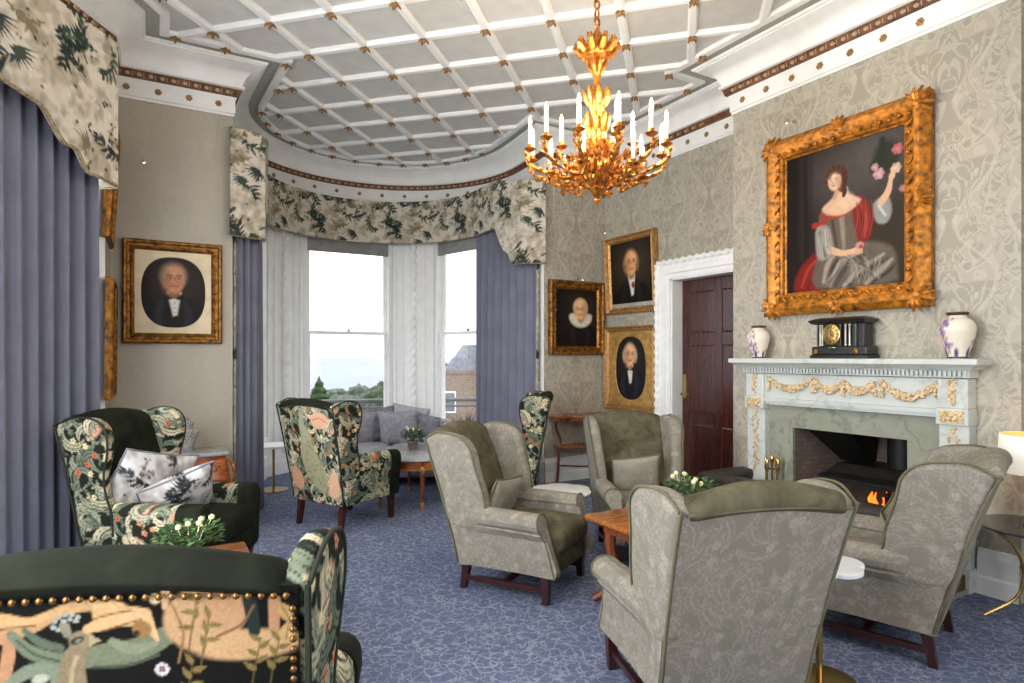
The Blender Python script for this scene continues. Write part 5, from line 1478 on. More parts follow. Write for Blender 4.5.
def clock():
    t = thing('mantel_clock', 'black slate mantel clock with round brass dial and little columns', 'clock', (4.16,2.575,ZM), -PI/2)
    K = M['slate']
    m = MB(); m.rbox((0,0,.012),(.50,.15,.024),.004,1,1).rbox((0,0,.055),(.475,.14,.062),.01,1,2); m.build('plinth', K, t, smooth=False)
    m = MB(); m.rbox((0,.01,.165),(.40,.105,.16),.004,1,1).rbox((-.05,-.012,.165),(.15,.11,.165),.006,1,1); m.build('case', K, t, smooth=False)
    for xa in (-.19,.14): MB().rbox((xa,.0,.165),(.012,.12,.16),.003,1,1).build('side_panel', M['slate_green'], t, smooth=False)
    R = []
    for o, z in ((0,.245),(.015,.25),(.03,.262),(.035,.272),(.02,.276),(.0,.285),(-.03,.292)): R.append([(-.21-o,-.07-o,z),(.21+o,-.07-o,z),(.21+o,.06+o*.3,z),(-.21-o,.06+o*.3,z)])
    MB().rings(R).build('pediment', K, t, smooth=False)
    for xa in (-.165,-.145,.055,.09,): MB().lathe([(.011,.09),(.011,.098),(.008,.104),(.0075,.225),(.011,.232),(.011,.24)], c=(xa,-.055,0), seg=12).build('column', M['silver_col'], t)
    MB().lathe([(.0,0),(.074,0),(.078,.006),(.074,.014),(.066,.016)], seg=32, M=Matrix.Translation((-.05,-.068,.17)) @ Matrix.Rotation(PI/2,4,'X')).build('bezel', M['brass'], t)
    d = MB().lathe([(.0,.012),(.066,.012),(.066,.014),(0,.016)], seg=32, M=Matrix.Translation((-.05,-.068,.17)) @ Matrix.Rotation(PI/2,4,'X')).build('dial', M['dial'], t)
    m = MB()
    for k in range(12):
        a = k*PI/6; c, s = math.sin(a), math.cos(a); m.tube([(-.05+.046*c,-.085,.17+.046*s),(-.05+.059*c,-.085,.17+.059*s)], .0025, 5)
    m.build('hour_marks', K, d)
    m = MB(); m.lathe([(0,.017),(.024,.017),(.024,.0175),(0,.018)], seg=20, M=Matrix.Translation((-.05,-.068,.17)) @ Matrix.Rotation(PI/2,4,'X')); m.build('dial_centre', M['gilt'], d)
    m = MB(); m.tube([(-.05,-.088,.17),(-.052,-.088,.205)],[.003,.001],5).tube([(-.05,-.088,.17),(-.022,-.088,.15)],[.003,.001],5); m.build('hands', K, d)
    MB().rbox((-.05,-.073,.075),(.06,.006,.008),.002,1,1).build('name_bar', M['brass'], t)
    t.scale = (.84,.95,.98)
    for xa in (-.2,.15): MB().lathe([(0,0),(.022,0),(.020,.006),(.0,.01)], seg=16, M=Matrix.Translation((xa,-.072,.05)) @ Matrix.Rotation(PI/2,4,'X')).build('gilt_mount', M['gilt_dark'], t)
M['slate'] = plain('black_slate', (30,30,31), .3, 0, .5, var=.15); M['slate_green'] = marble('dark_green_stone', (36,58,54), (66,92,86), (110,128,120), 20)
M['silver_col'] = plain('pale_metal_column', (200,196,184), .3, .5); M['dial'] = plain('gilt_dial', (222,202,160), .4, .1, var=.1, sc=40)
clock()
# club fender round the hearth
def fender():
    t = thing('club_fender', 'dark padded club fender round the hearth', 'fender', (0,0,0))
    zt = .50
    path = [(4.20,3.45),(3.80,3.45),(3.80,1.76),(4.20,1.76)]
    segs = [((4.24,3.42),(3.71,3.42)),((3.76,3.47),(3.76,1.81)),((3.71,1.86),(4.24,1.86))]
    for i, (a, b) in enumerate(segs):
        cx, cy = (a[0]+b[0])/2, (a[1]+b[1])/2; sx = max(.17, abs(a[0]-b[0])); sy = max(.17, abs(a[1]-b[1]))
        MB().rbox((cx,cy,zt-.04+.001*i),(sx,sy,.075),.03,3,3,puff=.008).build('padded_seat', M['dark_leather'], t)
        MB().box((cx,cy,zt-.088),(sx-.02,sy-.02,.025)).build('seat_frame', M['mahog_dark'], t, smooth=False)
        MB().box((cx,cy,.071),(max(.06,sx-.1),max(.06,sy-.1),.08)).build('fender_base', M['brass_old'], t, smooth=False)
    for x, y in ((4.18,3.42),(3.98,3.42),(3.76,3.42),(3.76,3.0),(3.76,2.6),(3.76,2.2),(3.76,1.86),(3.98,1.86),(4.18,1.86)):
        MB().lathe([(.018,.10),(.012,.12),(.010,.25),(.014,.30),(.010,.33),(.012,.39),(.018,.405)], c=(x,y,0), seg=10).build('post', M['black'], t)
fender()
def tools():
    t = thing('fire_companion_set', 'brass fire irons on a stand beside the hearth', 'fire irons', (4.08,3.09,.03), 0)
    MB().lathe([(0,0),(.08,0),(.08,.012),(.03,.025),(0,.03)], seg=20).build('base', M['brass'], t)
    MB().lathe([(.009,.02),(.007,.1),(.012,.28),(.007,.30),(.007,.56),(.014,.57),(.018,.60),(.008,.63),(.0,.64)], seg=10).build('stand', M['brass'], t)
    MB().tube([(-.06,0,.52),(.06,0,.52)], .006, 6).tube([(0,-.06,.52),(0,.06,.52)], .006, 6).build('rack', M['brass'], t)
    for nm, x, y in (('poker',.055,0),('shovel',-.055,0),('brush',0,.055),('tongs',0,-.055)):
        m = MB(); m.tube([(x,y,.10),(x,y,.52)], .005, 6).lathe([(.006,.50),(.012,.52),(.010,.56),(.014,.585),(.0,.61)], c=(x,y,0), seg=8)
        if nm == 'shovel': m.rbox((x,y,.08),(.012,.06,.09),.004,1,1)
        if nm == 'brush': m.lathe([(.008,.12),(.022,.10),(.028,.04),(0,.04)], c=(x,y,0), seg=10)
        m.build(nm, M['brass'], t)
tools()
# ================================================================== chandelier
M['candle'] = plain('ivory_candle_tube', (240,232,214), .5, var=.02, Emission_Color=L4((255,226,180)), Emission_Strength=.12)
M['bulb'] = emit('glowing_candle_bulb', (255,214,150), 11.0)
def chandelier():
    cx, cy = 2.18, 2.80
    t = thing('chandelier', 'gilt bronze chandelier with two tiers of lit candle bulbs', 'chandelier', (cx,cy,0))
    G = M['gilt_bright']
    m = MB(); z = 3.22; k = 0
    while z < H_CEIL-.05:
        a = [(0, .017*math.cos(q*PI/5), z+.026+.032*math.sin(q*PI/5)) for q in range(10)]
        if k % 2: a = [(p[1], 0, p[2]) for p in a]
        m.tube(a, .0062, 6, closed=True); z += .050; k += 1
    m.build('chain', G, t)
    MB().lathe([(0,H_CEIL),(.06,H_CEIL),(.06,H_CEIL-.01),(.035,H_CEIL-.03),(.01,H_CEIL-.05),(0,H_CEIL-.055)], seg=16).build('ceiling_rose', G, t)
    # leafy crown
    m = MB(); m.lathe([(.03,3.10),(.055,3.12),(.06,3.15),(.045,3.165),(.02,3.17)], seg=16)
    for q in range(10):
        a = 2*PI*q/10; c, s = math.cos(a), math.sin(a)
        m.tube([(c*.05,s*.05,3.13),(c*.09,s*.09,3.125),(c*.125,s*.125,3.155),(c*.118,s*.118,3.19)], [.014,.020,.016,.004], 6)
        c, s = math.cos(a+.31), math.sin(a+.31)
        m.tube([(c*.045,s*.045,3.145),(c*.075,s*.075,3.165),(c*.09,s*.09,3.21)], [.012,.016,.004], 6)
        m.tube([(c*.03,s*.03,3.16),(c*.045,s*.045,3.20),(c*.02,s*.02,3.235)], [.008,.009,.004], 6)
    m.build('crown', G, t)
    # baluster stem with foliage
    m = MB(); m.lathe([(.012,3.14),(.018,3.08),(.030,3.05),(.034,3.02),(.020,2.99),(.016,2.95),(.030,2.92),(.05,2.88),(.055,2.84),(.038,2.80),(.030,2.74),(.045,2.70),(.055,2.66),(.050,2.60),(.035,2.56),(.055,2.52),(.085,2.48),(.09,2.44),(.07,2.40),(.04,2.37),(.05,2.35),(.03,2.32),(.012,2.30),(.020,2.285),(.012,2.27),(.0,2.255)], seg=20)
    m.build('stem', G, t)
    def leaves(m, z, r, h, n, out, w=.014, tw=0):
        for q in range(n):
            a = 2*PI*q/n+tw; c, s = math.cos(a), math.sin(a)
            m.tube([(c*r,s*r,z),(c*(r+out*.7),s*(r+out*.7),z+h*.45),(c*(r+out),s*(r+out),z+h*.85),(c*(r+out*1.25),s*(r+out*1.25),z+h)], [w*.6,w,w*.8,w*.15], 6)
    m = MB()
    leaves(m,3.0,.02,.10,7,.035); leaves(m,2.82,.045,.10,8,.025,.016,.3); leaves(m,2.66,.045,.12,8,.02,.016); leaves(m,2.52,.045,.10,8,.04,.018,.2)
    for q in range(6):
        a = q*PI/3; c, s = math.cos(a), math.sin(a); m.ball((c*.055,s*.055,2.86),.018,8,5); m.ball((c*.06,s*.06,2.62),.014,8,5)
    m.build('stem_foliage', G, t)
    m = MB(); r = random.Random(4)
    for q in range(70):
        a = r.random()*2*PI; rr = .06+.20*r.random()**.8; z = 2.47-.10*(1-(rr/.26)**2)+.03*r.random(); c, s = math.cos(a), math.sin(a)
        m.tube([(c*rr,s*rr,z),(c*(rr+.022),s*(rr+.022),z+.014),(c*(rr+.03),s*(rr+.03),z+.035)], [.006,.011,.002], 5)
    leaves(m,2.36,.03,.06,8,.05,.014); leaves(m,2.44,.08,.05,10,.05,.014,.2)
    m.build('bowl_foliage', G, t)
    # arms: built once per tier, then copied round
    def arm(R0, zc, zlow, first):
        am = MB(); pts = smoothc([(.05,0,2.46),(.12,0,zlow),(.22 if R0 > .3 else .16,0,zlow-.01),(R0-.02,0,zlow+.04),(R0+.012,0,zc-.05),(R0,0,zc-.012)], 5)
        am.tube(pts, [.009+.004*math.sin(i) for i in range(len(pts))], 7)
        am.tube(smoothc([(R0*.55,0,zlow+.01),(R0*.6,0,zlow+.055),(R0*.72,0,zlow+.06),(R0*.70,0,zlow+.03)],4), .006, 6)
        for q in range(5):
            s = .25+.15*q; p = pts[int(s*(len(pts)-1))]
            for e in (-1,1): am.tube([(p[0],0,p[2]),(p[0]+.01,e*.016,p[2]+.01),(p[0]+.022,e*.022,p[2]+.022)], [.005,.008,.001], 5)
        a = am.build('arm', G, t)
        MB().lathe([(0,0),(.010,.0),(.026,.008),(.034,.016),(.030,.018),(.016,.014),(.014,.03),(.016,.04),(0,.04)], c=(R0,0,zc-.015), seg=14).build('drip_pan', G, a)
        MB().lathe([(0,.02),(.0115,.02),(.0115,.13),(.006,.134),(0,.134)], c=(R0,0,zc), seg=10).build('candle', M['candle'], a)
        MB().lathe([(0,0),(.006,.002),(.010,.014),(.0105,.022),(.007,.038),(.002,.052),(0,.054)], c=(R0,0,zc+.132), seg=10).build('bulb', M['bulb'], a)
        return a
    def ring(n, R0, zc, zl, ph):
        a0 = arm(R0, zc, zl, True); a0.rotation_euler = (0,0,ph)
        for q in range(1, n):
            c = copy_tree(a0, t); c.rotation_euler = (0,0,ph+2*PI*q/n)
    ring(12, .385, 2.56, 2.42, .15); ring(6, .20, 2.60, 2.47, .4); ring(6, .27, 2.43, 2.36, .65)
    for q in range(6):
        l = bpy.data.lights.new('chandelier_glow','POINT'); l.energy = GLOW; l.color = (1,.84,.66); l.shadow_soft_size = .05
        o = bpy.data.objects.new('chandelier_glow', l); COL.objects.link(o); o.location = (.385*math.cos(.15+q*PI/3), .385*math.sin(.15+q*PI/3), 2.80); o.parent = t
chandelier()

# ================================================================== tables
def coffee_table(label, loc, rz, sx, sy, group):
    t = thing('coffee_table', label, 'table', (loc[0],loc[1],0), rz, group)
    MB().rbox((0,0,.485),(sx,sy,.03),.008,2,2).build('tabletop', M['wood_orange'], t)
    m = MB(); i = .07
    for a in ((-sx/2+i,-sy/2+i,sx/2-i,-sy/2+i+.02),(-sx/2+i,sy/2-i-.02,sx/2-i,sy/2-i),(-sx/2+i,-sy/2+i,-sx/2+i+.02,sy/2-i),(sx/2-i-.02,-sy/2+i,sx/2-i,sy/2-i)): m.b2((a[0],a[1],.41),(a[2],a[3],.47))
    m.build('apron', M['wood_red'], t, smooth=False)
    for a in (-1,1):
        for b in (-1,1):
            x, y = a*(sx/2-.11), b*(sy/2-.11)
            pts = smoothc([(x,y,.46),(x+a*.004,y+b*.004,.34),(x-a*.01,y-b*.01,.2),(x+a*.02,y+b*.02,.08),(x+a*.07,y+b*.07,.022)],4)
            MB().tube(pts, [.034-.012*k/(len(pts)-1) for k in range(len(pts))], 8).build('leg', M['wood_red'], t)
    MB().b2((-sx/2+.12,-sy/2+.12,.14),(sx/2-.12,sy/2-.12,.16)).build('under_shelf', M['wood_red'], t, smooth=False)
    return t
coffee_table('square wooden coffee table with splayed legs among the grey armchairs', (2.56,2.50), 0, .84, .74, 'wooden coffee tables')
coffee_table('wooden coffee table with a flowering plant, behind the nearest tapestry chair', (-.02,2.88), 0, .82, .80, 'wooden coffee tables')
def potted(label, loc, s, nfl, seed, group='potted flowering plants', h=.24, pot='terracotta', leafm='leaf'):
    r = random.Random(seed)
    t = thing('potted_plant', label, 'plant', loc, 0, group)
    MB().lathe([(0,0),(.048*s,0),(.062*s,.085*s),(.068*s,.09*s),(.068*s,.105*s),(.058*s,.105*s),(.055*s,.09*s),(0,.09*s)], seg=20).build('pot', M[pot], t)
    m = MB()
    for k in range(16):
        a = r.random()*6.28; q = .11*s*r.random()**.5; m.tube([(0,0,.08*s),(q*.5*math.cos(a),q*.5*math.sin(a),.15*s),(q*math.cos(a),q*math.sin(a),(.17+.07*r.random())*s)], [.003,.0025,.0015], 5)
    m.build('stems', M['leaf_dark'], t)
    for mat, cnt in ((leafm, 210), ('leaf_dark', 90)):
        m = MB()
        for k in range(cnt):
            a = r.random()*6.28; e = r.random(); rad = .125*s*(r.random()**.45); z = (.13+.115*r.random()*(1-(rad/(.15*s))**2*.5))*s
            x, y = rad*math.cos(a), rad*math.sin(a); l = (.028+.018*r.random())*s; w = l*.62
            d = Vector((math.cos(a+r.uniform(-.8,.8)), math.sin(a+r.uniform(-.8,.8)), r.uniform(-.2,1.0))).normalized(); sd = d.cross(Vector((0,0,1))).normalized(); up = sd.cross(d)
            p = Vector((x,y,z)); c = p+d*l*.5
            m.add([p, c+sd*w*.5+up*.004*s, p+d*l, c-sd*w*.5+up*.004*s, c-up*.002*s], [(0,1,4),(1,2,4),(2,3,4),(3,0,4)])
        m.build('foliage', M[mat], t, ang=0)
    for k in range(nfl):
        a = r.random()*6.28; rad = .10*s*r.random()**.5; z = (.222+.04*r.random())*s
        m = MB(); x, y = rad*math.cos(a), rad*math.sin(a)
        for q in range(6): m.ball((x+.006*s*math.cos(q*1.05),y+.006*s*math.sin(q*1.05),z),(.007*s,.007*s,.011*s),6,4)
        m.ball((x,y,z+.003*s),(.006*s,.006*s,.012*s),6,4).tube([(x*.7,y*.7,z-.06*s),(x,y,z-.008*s)],.0015*s,4)
        m.build('flower', M['petal'], t)
potted('flowering plant in pot on the table in front of the chair with toile cushions', (.13,2.86,.50), .92, 6, 3)
potted('flowering plant in pot on the coffee table among the grey armchairs', (2.55,2.45,.50), .98, 6, 8)
potted('small green plant in pot on the round table before the sofa', (2.25,5.86,.475), .86, 5, 12, pot='terracotta')

def scallop_table(label, loc, h, R, group, rz=0):
    t = thing('side_table', label, 'table', (loc[0],loc[1],0), rz, group)
    out = []
    for k in range(120):
        a = 2*PI*k/120; r = R*(.86+.14*abs(math.cos(3*a))**.6); out.append((r*math.cos(a), r*math.sin(a)))
    MB().slab(out, h-.022, h, .006, axis=2).build('tabletop', M['marble_white'], t)
    MB().lathe([(.014,.012),(.014,h-.022)], seg=14).build('stem', M['brass'], t)
    MB().lathe([(0,0),(.15,0),(.15,.008),(.02,.016),(0,.016)], seg=40).build('base', M['brass'], t)
    return t
GS_ = 'white scalloped side tables'
scallop_table('white scalloped side table between the middle grey armchair and the one by the door', (2.53,3.66), .455, .22, GS_)
scallop_table('white scalloped side table between the front grey armchair and the one by the fire', (2.49,1.65), .52, .18, GS_, .5)
t = thing('side_table', 'round white table on thin brass stem at the left side of the bay', 'table', (1.10,6.90,0), 0)
MB().lathe([(0,.455),(.185,.455),(.19,.46),(.19,.475),(.185,.48),(0,.48)], seg=40).build('tabletop', M['marble_white'], t)
MB().lathe([(.013,.01),(.013,.455)], seg=12).build('stem', M['brass'], t)
MB().lathe([(0,0),(.15,0),(.15,.008),(0,.012)], seg=36).build('base', M['brass'], t)

def round_table():
    t = thing('coffee_table', 'round stone-topped coffee table with gilt-mounted legs before the sofa', 'table', (2.24,5.76,0), .3)
    MB().lathe([(0,.445),(.49,.445),(.51,.452),(.512,.462),(.50,.472),(0,.475)], seg=56).build('tabletop', M['marble_table'], t)
    MB().lathe([(.40,.36),(.44,.36),(.45,.37),(.45,.44),(.40,.44)], seg=48, cap=False).build('apron', M['inlay'], t)
    MB().lathe([(.445,.355),(.462,.36),(.462,.37),(.445,.375)], seg=48, cap=False).build('gilt_rim', M['gilt'], t)
    for k in range(6):
        a = k*PI/3; c, s = math.cos(a), math.sin(a)
        lg = MB().tube([(c*.425,s*.425,.44),(c*.43,s*.43,.34),(c*.425,s*.425,.2),(c*.41,s*.41,.06),(c*.42,s*.42,.0)], [.030,.026,.019,.014,.014], 8).build('leg', M['wood_red'], t)
        MB().ball((c*.437,s*.437,.36),(.026,.026,.05),8,6).build('gilt_mount', M['gilt'], lg)
        MB().lathe([(.016,0),(.022,.01),(.018,.04),(.015,.06)], c=(c*.418,s*.418,0), seg=10).build('gilt_foot', M['gilt'], lg)
round_table()

def sofa():
    t = thing('sofa', 'grey two-seat sofa standing in the bay window', 'sofa', (2.36,6.84,0), math.atan2(.42,-.905))
    S = M['sofa']
    MB().rbox((0,.02,.20),(1.62,.80,.20),.04,3,3).build('base', S, t)
    for sg in (-1,1): MB().rbox((sg*.335,.08,.365),(.66,.66,.16),.06,5,4,puff=.02).build('seat_cushion', S, t)
    prof = smoothc([(-.30,.28),(-.36,.5),(-.385,.68),(-.41,.735),(-.47,.745),(-.51,.70),(-.49,.5),(-.44,.2),(-.34,.18)],4,True); R = []
    for k in range(21):
        s = -1+2*k/20; R.append([(s*.80, y+.10*s*s*s*s, z-.03*s*s) for y, z in prof])
    MB().rings(R).build('backrest', S, t, ang=60)
    for sg in (-1,1):
        sec = [(.66,.25),(.655,.46)]+[(.735-.08*math.cos(a),.50+.08*math.sin(a)) for a in [k*PI/7*1.3 for k in range(8)]]+[(.765,.40),(.79,.25),(.79,.10),(.68,.10)]
        R = []
        for k in range(8):
            y = -.44+.80*k/7; R.append([(sg*x, y, z+.14*max(0,1-k/4)*(1 if z > .45 else 0)) for x, z in sec])
        a = MB().rings(R).build('arm', S, t, ang=50)
        c = (sg*.735,.362,.50); MB().lathe([(0,0),(.074,0),(.07,.012),(0,.016)], seg=24, M=Matrix.Translation(c) @ Matrix.Rotation(-PI/2,4,'X')).build('scroll_face', M['sofa_dark'], a)
    t.scale = (.86,1,.90)
    for sx in (-1,1):
        for y in (-.32,.34): MB().lathe([(.022,0),(.03,.1)], c=(sx*.70,y,0), seg=12).build('leg', M['mahog_dark'], t)
    return t
sf = sofa()
def sofa_pillow(label, x, y, z, s, mat, tilt, roll, yaw, th=.14):
    lean_pillow(sf, 'scatter_cushion', label, (s,s), th, M[mat], x, y, z, tilt, roll, yaw, 'grey sofa cushions')
# viewer's right is the sofa's own left (-x)
sofa_pillow('light grey cushion at the left end of the sofa, partly behind the tapestry chair', .40, -.10, .575, .42, 'sofa_mid', -22, 4, .25)
sofa_pillow('dark grey cushion second from the left on the sofa, behind the light one', .17, -.19, .60, .43, 'sofa_dark', -16, -8, .1)
sofa_pillow('square mid-grey cushion in the middle of the sofa, frontmost', -.09, .0, .585, .44, 'sofa_mid', -24, -2, -.05)
sofa_pillow('grey cushion tucked behind the middle cushion of the sofa', -.20, -.19, .615, .44, 'sofa', -14, 10, -.15)
sofa_pillow('darker grey cushion against the right arm of the sofa', -.385, -.08, .565, .38, 'sofa_dark', -20, 12, -.45)

def demilune():
    t = thing('corner_table', 'two-tier half-round wooden table in the corner under the portraits', 'table', (4.16,5.73,0), 0)
    def half(r, z0, z1): 
        out = [(r*math.cos(PI+PI*k/30), r*math.sin(PI+PI*k/30)) for k in range(31)]
        return MB().slab(out+[(r,.0)][:0], z0, z1, .006, axis=2)
    half(.37,.735,.765).build('tabletop', M['wood_orange'], t)
    half(.34,.685,.735).build('apron', M['wood_red'], t)
    half(.31,.40,.425).build('shelf', M['wood_orange'], t)
    for a in (PI*1.06,PI*1.5,PI*1.94):
        c, s = math.cos(a), math.sin(a)
        pts = smoothc([(c*.33,s*.33,.70),(c*.31,s*.31,.60),(c*.25,s*.25,.48),(c*.27,s*.27,.40),(c*.28,s*.28,.2),(c*.30,s*.30,.0)],4)
        MB().tube(pts, [.016]*len(pts), 8).build('leg', M['wood_red'], t)
    MB().tube([(-.27,-.05,.20),(-.12,-.2,.20),(0,-.275,.20),(.12,-.2,.20),(.27,-.05,.20)], .010, 6).build('stretcher', M['wood_red'], t)
demilune()

def chest():
    t = thing('bombe_chest', 'inlaid bombe chest with grey marble top against the left back wall', 'chest', (.145,YB-.035,0), 0)
    W, D = .80, .40
    def prof(z):
        s = (z-.16)/.46; return .045*math.sin(PI*min(1,max(0,s))**.8)
    def outline(z, o=0):
        b = prof(z)+o; hw = W/2-.045+b; pts = []
        f = []
        for k in range(13):
            u = -1+2*k/12; f.append((u*hw*.985, -(D-.05+b)-.03*math.cos(u*PI*.5)+.02*abs(u)**6))
        return [(-hw,0)]+[(-hw-.0,-(D-.08+b))]+f+[(hw,-(D-.08+b)),(hw,0)]
    zs = [.16+.46*k/14 for k in range(15)]
    MB().rings([[(x,y,z) for x, y in outline(z)] for z in zs]).build('body', M['inlay'], t, ang=50)
    o = [(x,y) for x, y in outline(.6,.03)]
    MB().slab(o, .622, .652, .01, axis=2).build('marble_top', M['marble_table'], t)
    for i, (za, zb) in enumerate(((.42,.60),(.20,.39))):
        for x0, x1 in ((-.37,-.125),(-.115,.115),(.125,.37)):
            m = MB(); R = []
            for k in range(9):
                z = za+(zb-za)*k/8; R.append([])
                for j in range(9):
                    x = x0+(x1-x0)*j/8; b = prof(z); u = x/(W/2-.045+b); R[-1].append((x, -(D-.05+b)-.03*math.cos(u*PI*.5)+.02*abs(u)**6-.008, z))
            m.rings(R, close=False, cap=False)
            dw = m.build('drawer', M['inlay'] if x0 == -.115 else M['inlay_warm'], t)
            so = dw.modifiers.new('thickness','SOLIDIFY'); so.thickness = .012; so.offset = 0
            xc = (x0+x1)/2; z = (za+zb)/2+.02; y = -(D-.05+prof(z))-.03*math.cos(xc/(W/2)*PI*.5)-.016
            h = MB().tube([(xc-.05,y,z+.01),(xc-.04,y-.012,z-.012),(xc,y-.014,z-.022),(xc+.04,y-.012,z-.012),(xc+.05,y,z+.01)], .005, 6)
            for e in (-1,1): h.ball((xc+e*.05,y,z+.01),(.013,.006,.013),8,5)
            h.build('handle', M['brass_old'], dw)
            MB().lathe([(0,0),(.012,0),(.010,.004),(0,.005)], seg=12, M=Matrix.Translation((xc,y+.006,z+.045)) @ Matrix.Rotation(PI/2,4,'X')).build('keyhole_plate', M['brass_old'], dw)
    for sx in (-1,1):
        for y in (-(D-.05),-.04):
            MB().tube(smoothc([(sx*.34,y,.20),(sx*.375,y-(.03 if y < -.2 else 0),.12),(sx*.36,y,.05),(sx*.385,y-(.02 if y < -.2 else 0),.0)],4), [.035,.034,.032,.03,.028,.026,.024,.022,.02,.02,.019,.018,.018][:13], 8).build('leg', M['wood_red'], t)
    for sx in (-1,1):
        MB().tube(smoothc([(sx*.385,-(D-.035),.60),(sx*.415,-(D+.0),.50),(sx*.405,-(D-.01),.38),(sx*.375,-(D-.045),.20)],4), .013, 6).build('gilt_mount', M['gilt_dark'], t)
M['inlay_warm'] = wood('inlaid_kingwood', (126,60,22), (186,98,40), 0, .25)
chest()
t = thing('glass_jar', 'cut-glass jar with lid standing on the marble-topped chest', 'jar', (.235,5.56,.652), 0)
MB().lathe(smoothc([(0,0),(.05,0),(.052,.01),(.062,.06),(.082,.13),(.086,.155),(.070,.18),(.045,.195),(.045,.205)],3), seg=36).build('jar_body', M['cutglass'], t, ang=0)
MB().lathe(smoothc([(.052,.205),(.054,.212),(.046,.228),(.02,.24),(.012,.25),(.018,.262),(.012,.275),(0,.28)],3), seg=28).build('lid', M['cutglass'], t)

def lamp_table():
    t = thing('side_table', 'dark glass round side table on curved brass legs at the right edge', 'table', (4.06,1.44,0), 0)
    MB().lathe([(0,.488),(.27,.488),(.275,.494),(.27,.50),(0,.50)], seg=48).build('tabletop', M['mirror_glass'], t)
    for k in range(3):
        a = 2.35+k*2*PI/3; c, s = math.cos(a), math.sin(a)
        pts = smoothc([(c*.22,s*.22,.485),(c*.12,s*.12,.40),(c*.07,s*.07,.27),(c*.10,s*.10,.12),(c*.25,s*.25,.008)],6)
        MB().tube(pts, .009, 8).build('leg', M['brass'], t)
    MB().tube([(.075*math.cos(q*PI/10),.075*math.sin(q*PI/10),.27) for q in range(20)], .007, 6, closed=True).build('ring', M['brass'], t)
lamp_table()
M['shade'] = plain('white_linen_shade', (238,236,230), .8, var=.02, Transmission_Weight=0, Emission_Color=L4((255,236,206)), Emission_Strength=.25)
M['shade_in'] = plain('gold_shade_lining', (226,170,96), .5, var=.04, Emission_Color=L4((255,190,110)), Emission_Strength=.6)
t = thing('table_lamp', 'table lamp with white drum shade at the right edge', 'lamp', (4.07,1.44,.50), 0)
MB().lathe([(0,0),(.07,0),(.07,.012),(.02,.02),(.014,.05),(.03,.10),(.034,.16),(.016,.22),(.010,.25),(.010,.36),(0,.36)], seg=24).build('lamp_base', M['brass'], t)
MB().lathe([(.178,.285),(.182,.285),(.172,.485),(.168,.485)], seg=48, cap=False).build('lamp_shade', M['shade'], t)
MB().lathe([(.176,.288),(.167,.483)], seg=48, cap=False).build('shade_lining', M['shade_in'], t)
MB().ball((0,0,.39),(.028,.028,.04),10,8).build('bulb', emit('lamp_bulb',(255,214,150),12.0), t)

# ================================================================== outside
M['lawn'] = plain('distant_grass', (72,82,60), .95, var=.2, sc=.2, spec=.05)
M['sea'] = plain('grey_sea', (138,146,154), .6, var=.03, sc=.002, spec=.2)
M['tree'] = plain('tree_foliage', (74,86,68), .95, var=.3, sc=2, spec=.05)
M['tree_far'] = plain('hazed_tree_foliage', (94,101,90), .95, var=.2, sc=1, spec=.05)  # distance haze is mixed into this paler, greyer foliage colour
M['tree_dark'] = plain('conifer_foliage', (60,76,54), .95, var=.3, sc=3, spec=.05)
M['bark'] = plain('bark', (86,72,60), .9, var=.2)
M['slate_roof'] = plain('slate_roof', (110,112,122), .8, var=.12, sc=3, spec=.2)
def outbrick():
    t = NT('house_brick'); v = t.coord(); sp = t.n('ShaderNodeSeparateXYZ'); t.l(v, sp.inputs[0]); cb = t.n('ShaderNodeCombineXYZ'); t.l(t.math('ADD',sp.outputs[0],sp.outputs[1]),cb.inputs[0]); t.l(sp.outputs[2],cb.inputs[1])
    b = t.n('ShaderNodeTexBrick'); t.l(cb.outputs[0],b.inputs[0]); b.inputs['Scale'].default_value = 1.2
    b.inputs['Color1'].default_value = L4((148,122,103)); b.inputs['Color2'].default_value = L4((127,103,87)); b.inputs['Mortar'].default_value = L4((155,144,132))
    return t.fin(b.outputs['Color'], .9, 0, .1)
M['house_brick'] = outbrick()
struct(MB().lathe([(0,-9.2),(105,-9.2),(105,-9.0),(0,-9.0)], c=(20,60,0), seg=48).build('ground_garden', M['lawn'], smooth=False))
struct(MB().lathe([(0,-9.6),(7000,-9.6),(7000,-9.5),(0,-9.5)], seg=64).build('ground_sea', M['sea'], smooth=False))
def blob(mb, c, r, seed, sub=3, amp=.35):
    bm = bmesh.new(); bmesh.ops.create_icosphere(bm, subdivisions=sub, radius=1)
    from mathutils import noise as N
    vs = []
    for v in bm.verts:
        p = v.co.copy(); k = 1+amp*N.noise(p*2.1+Vector((seed,0,0)))+amp*.6*N.noise(p*6+Vector((0,seed,0)))
        vs.append((c[0]+p.x*r[0]*k, c[1]+p.y*r[1]*k, c[2]+p.z*r[2]*k))
    fs = [tuple(v.index for v in f.verts) for f in bm.faces]; bm.free()
    return mb.add(vs, fs)
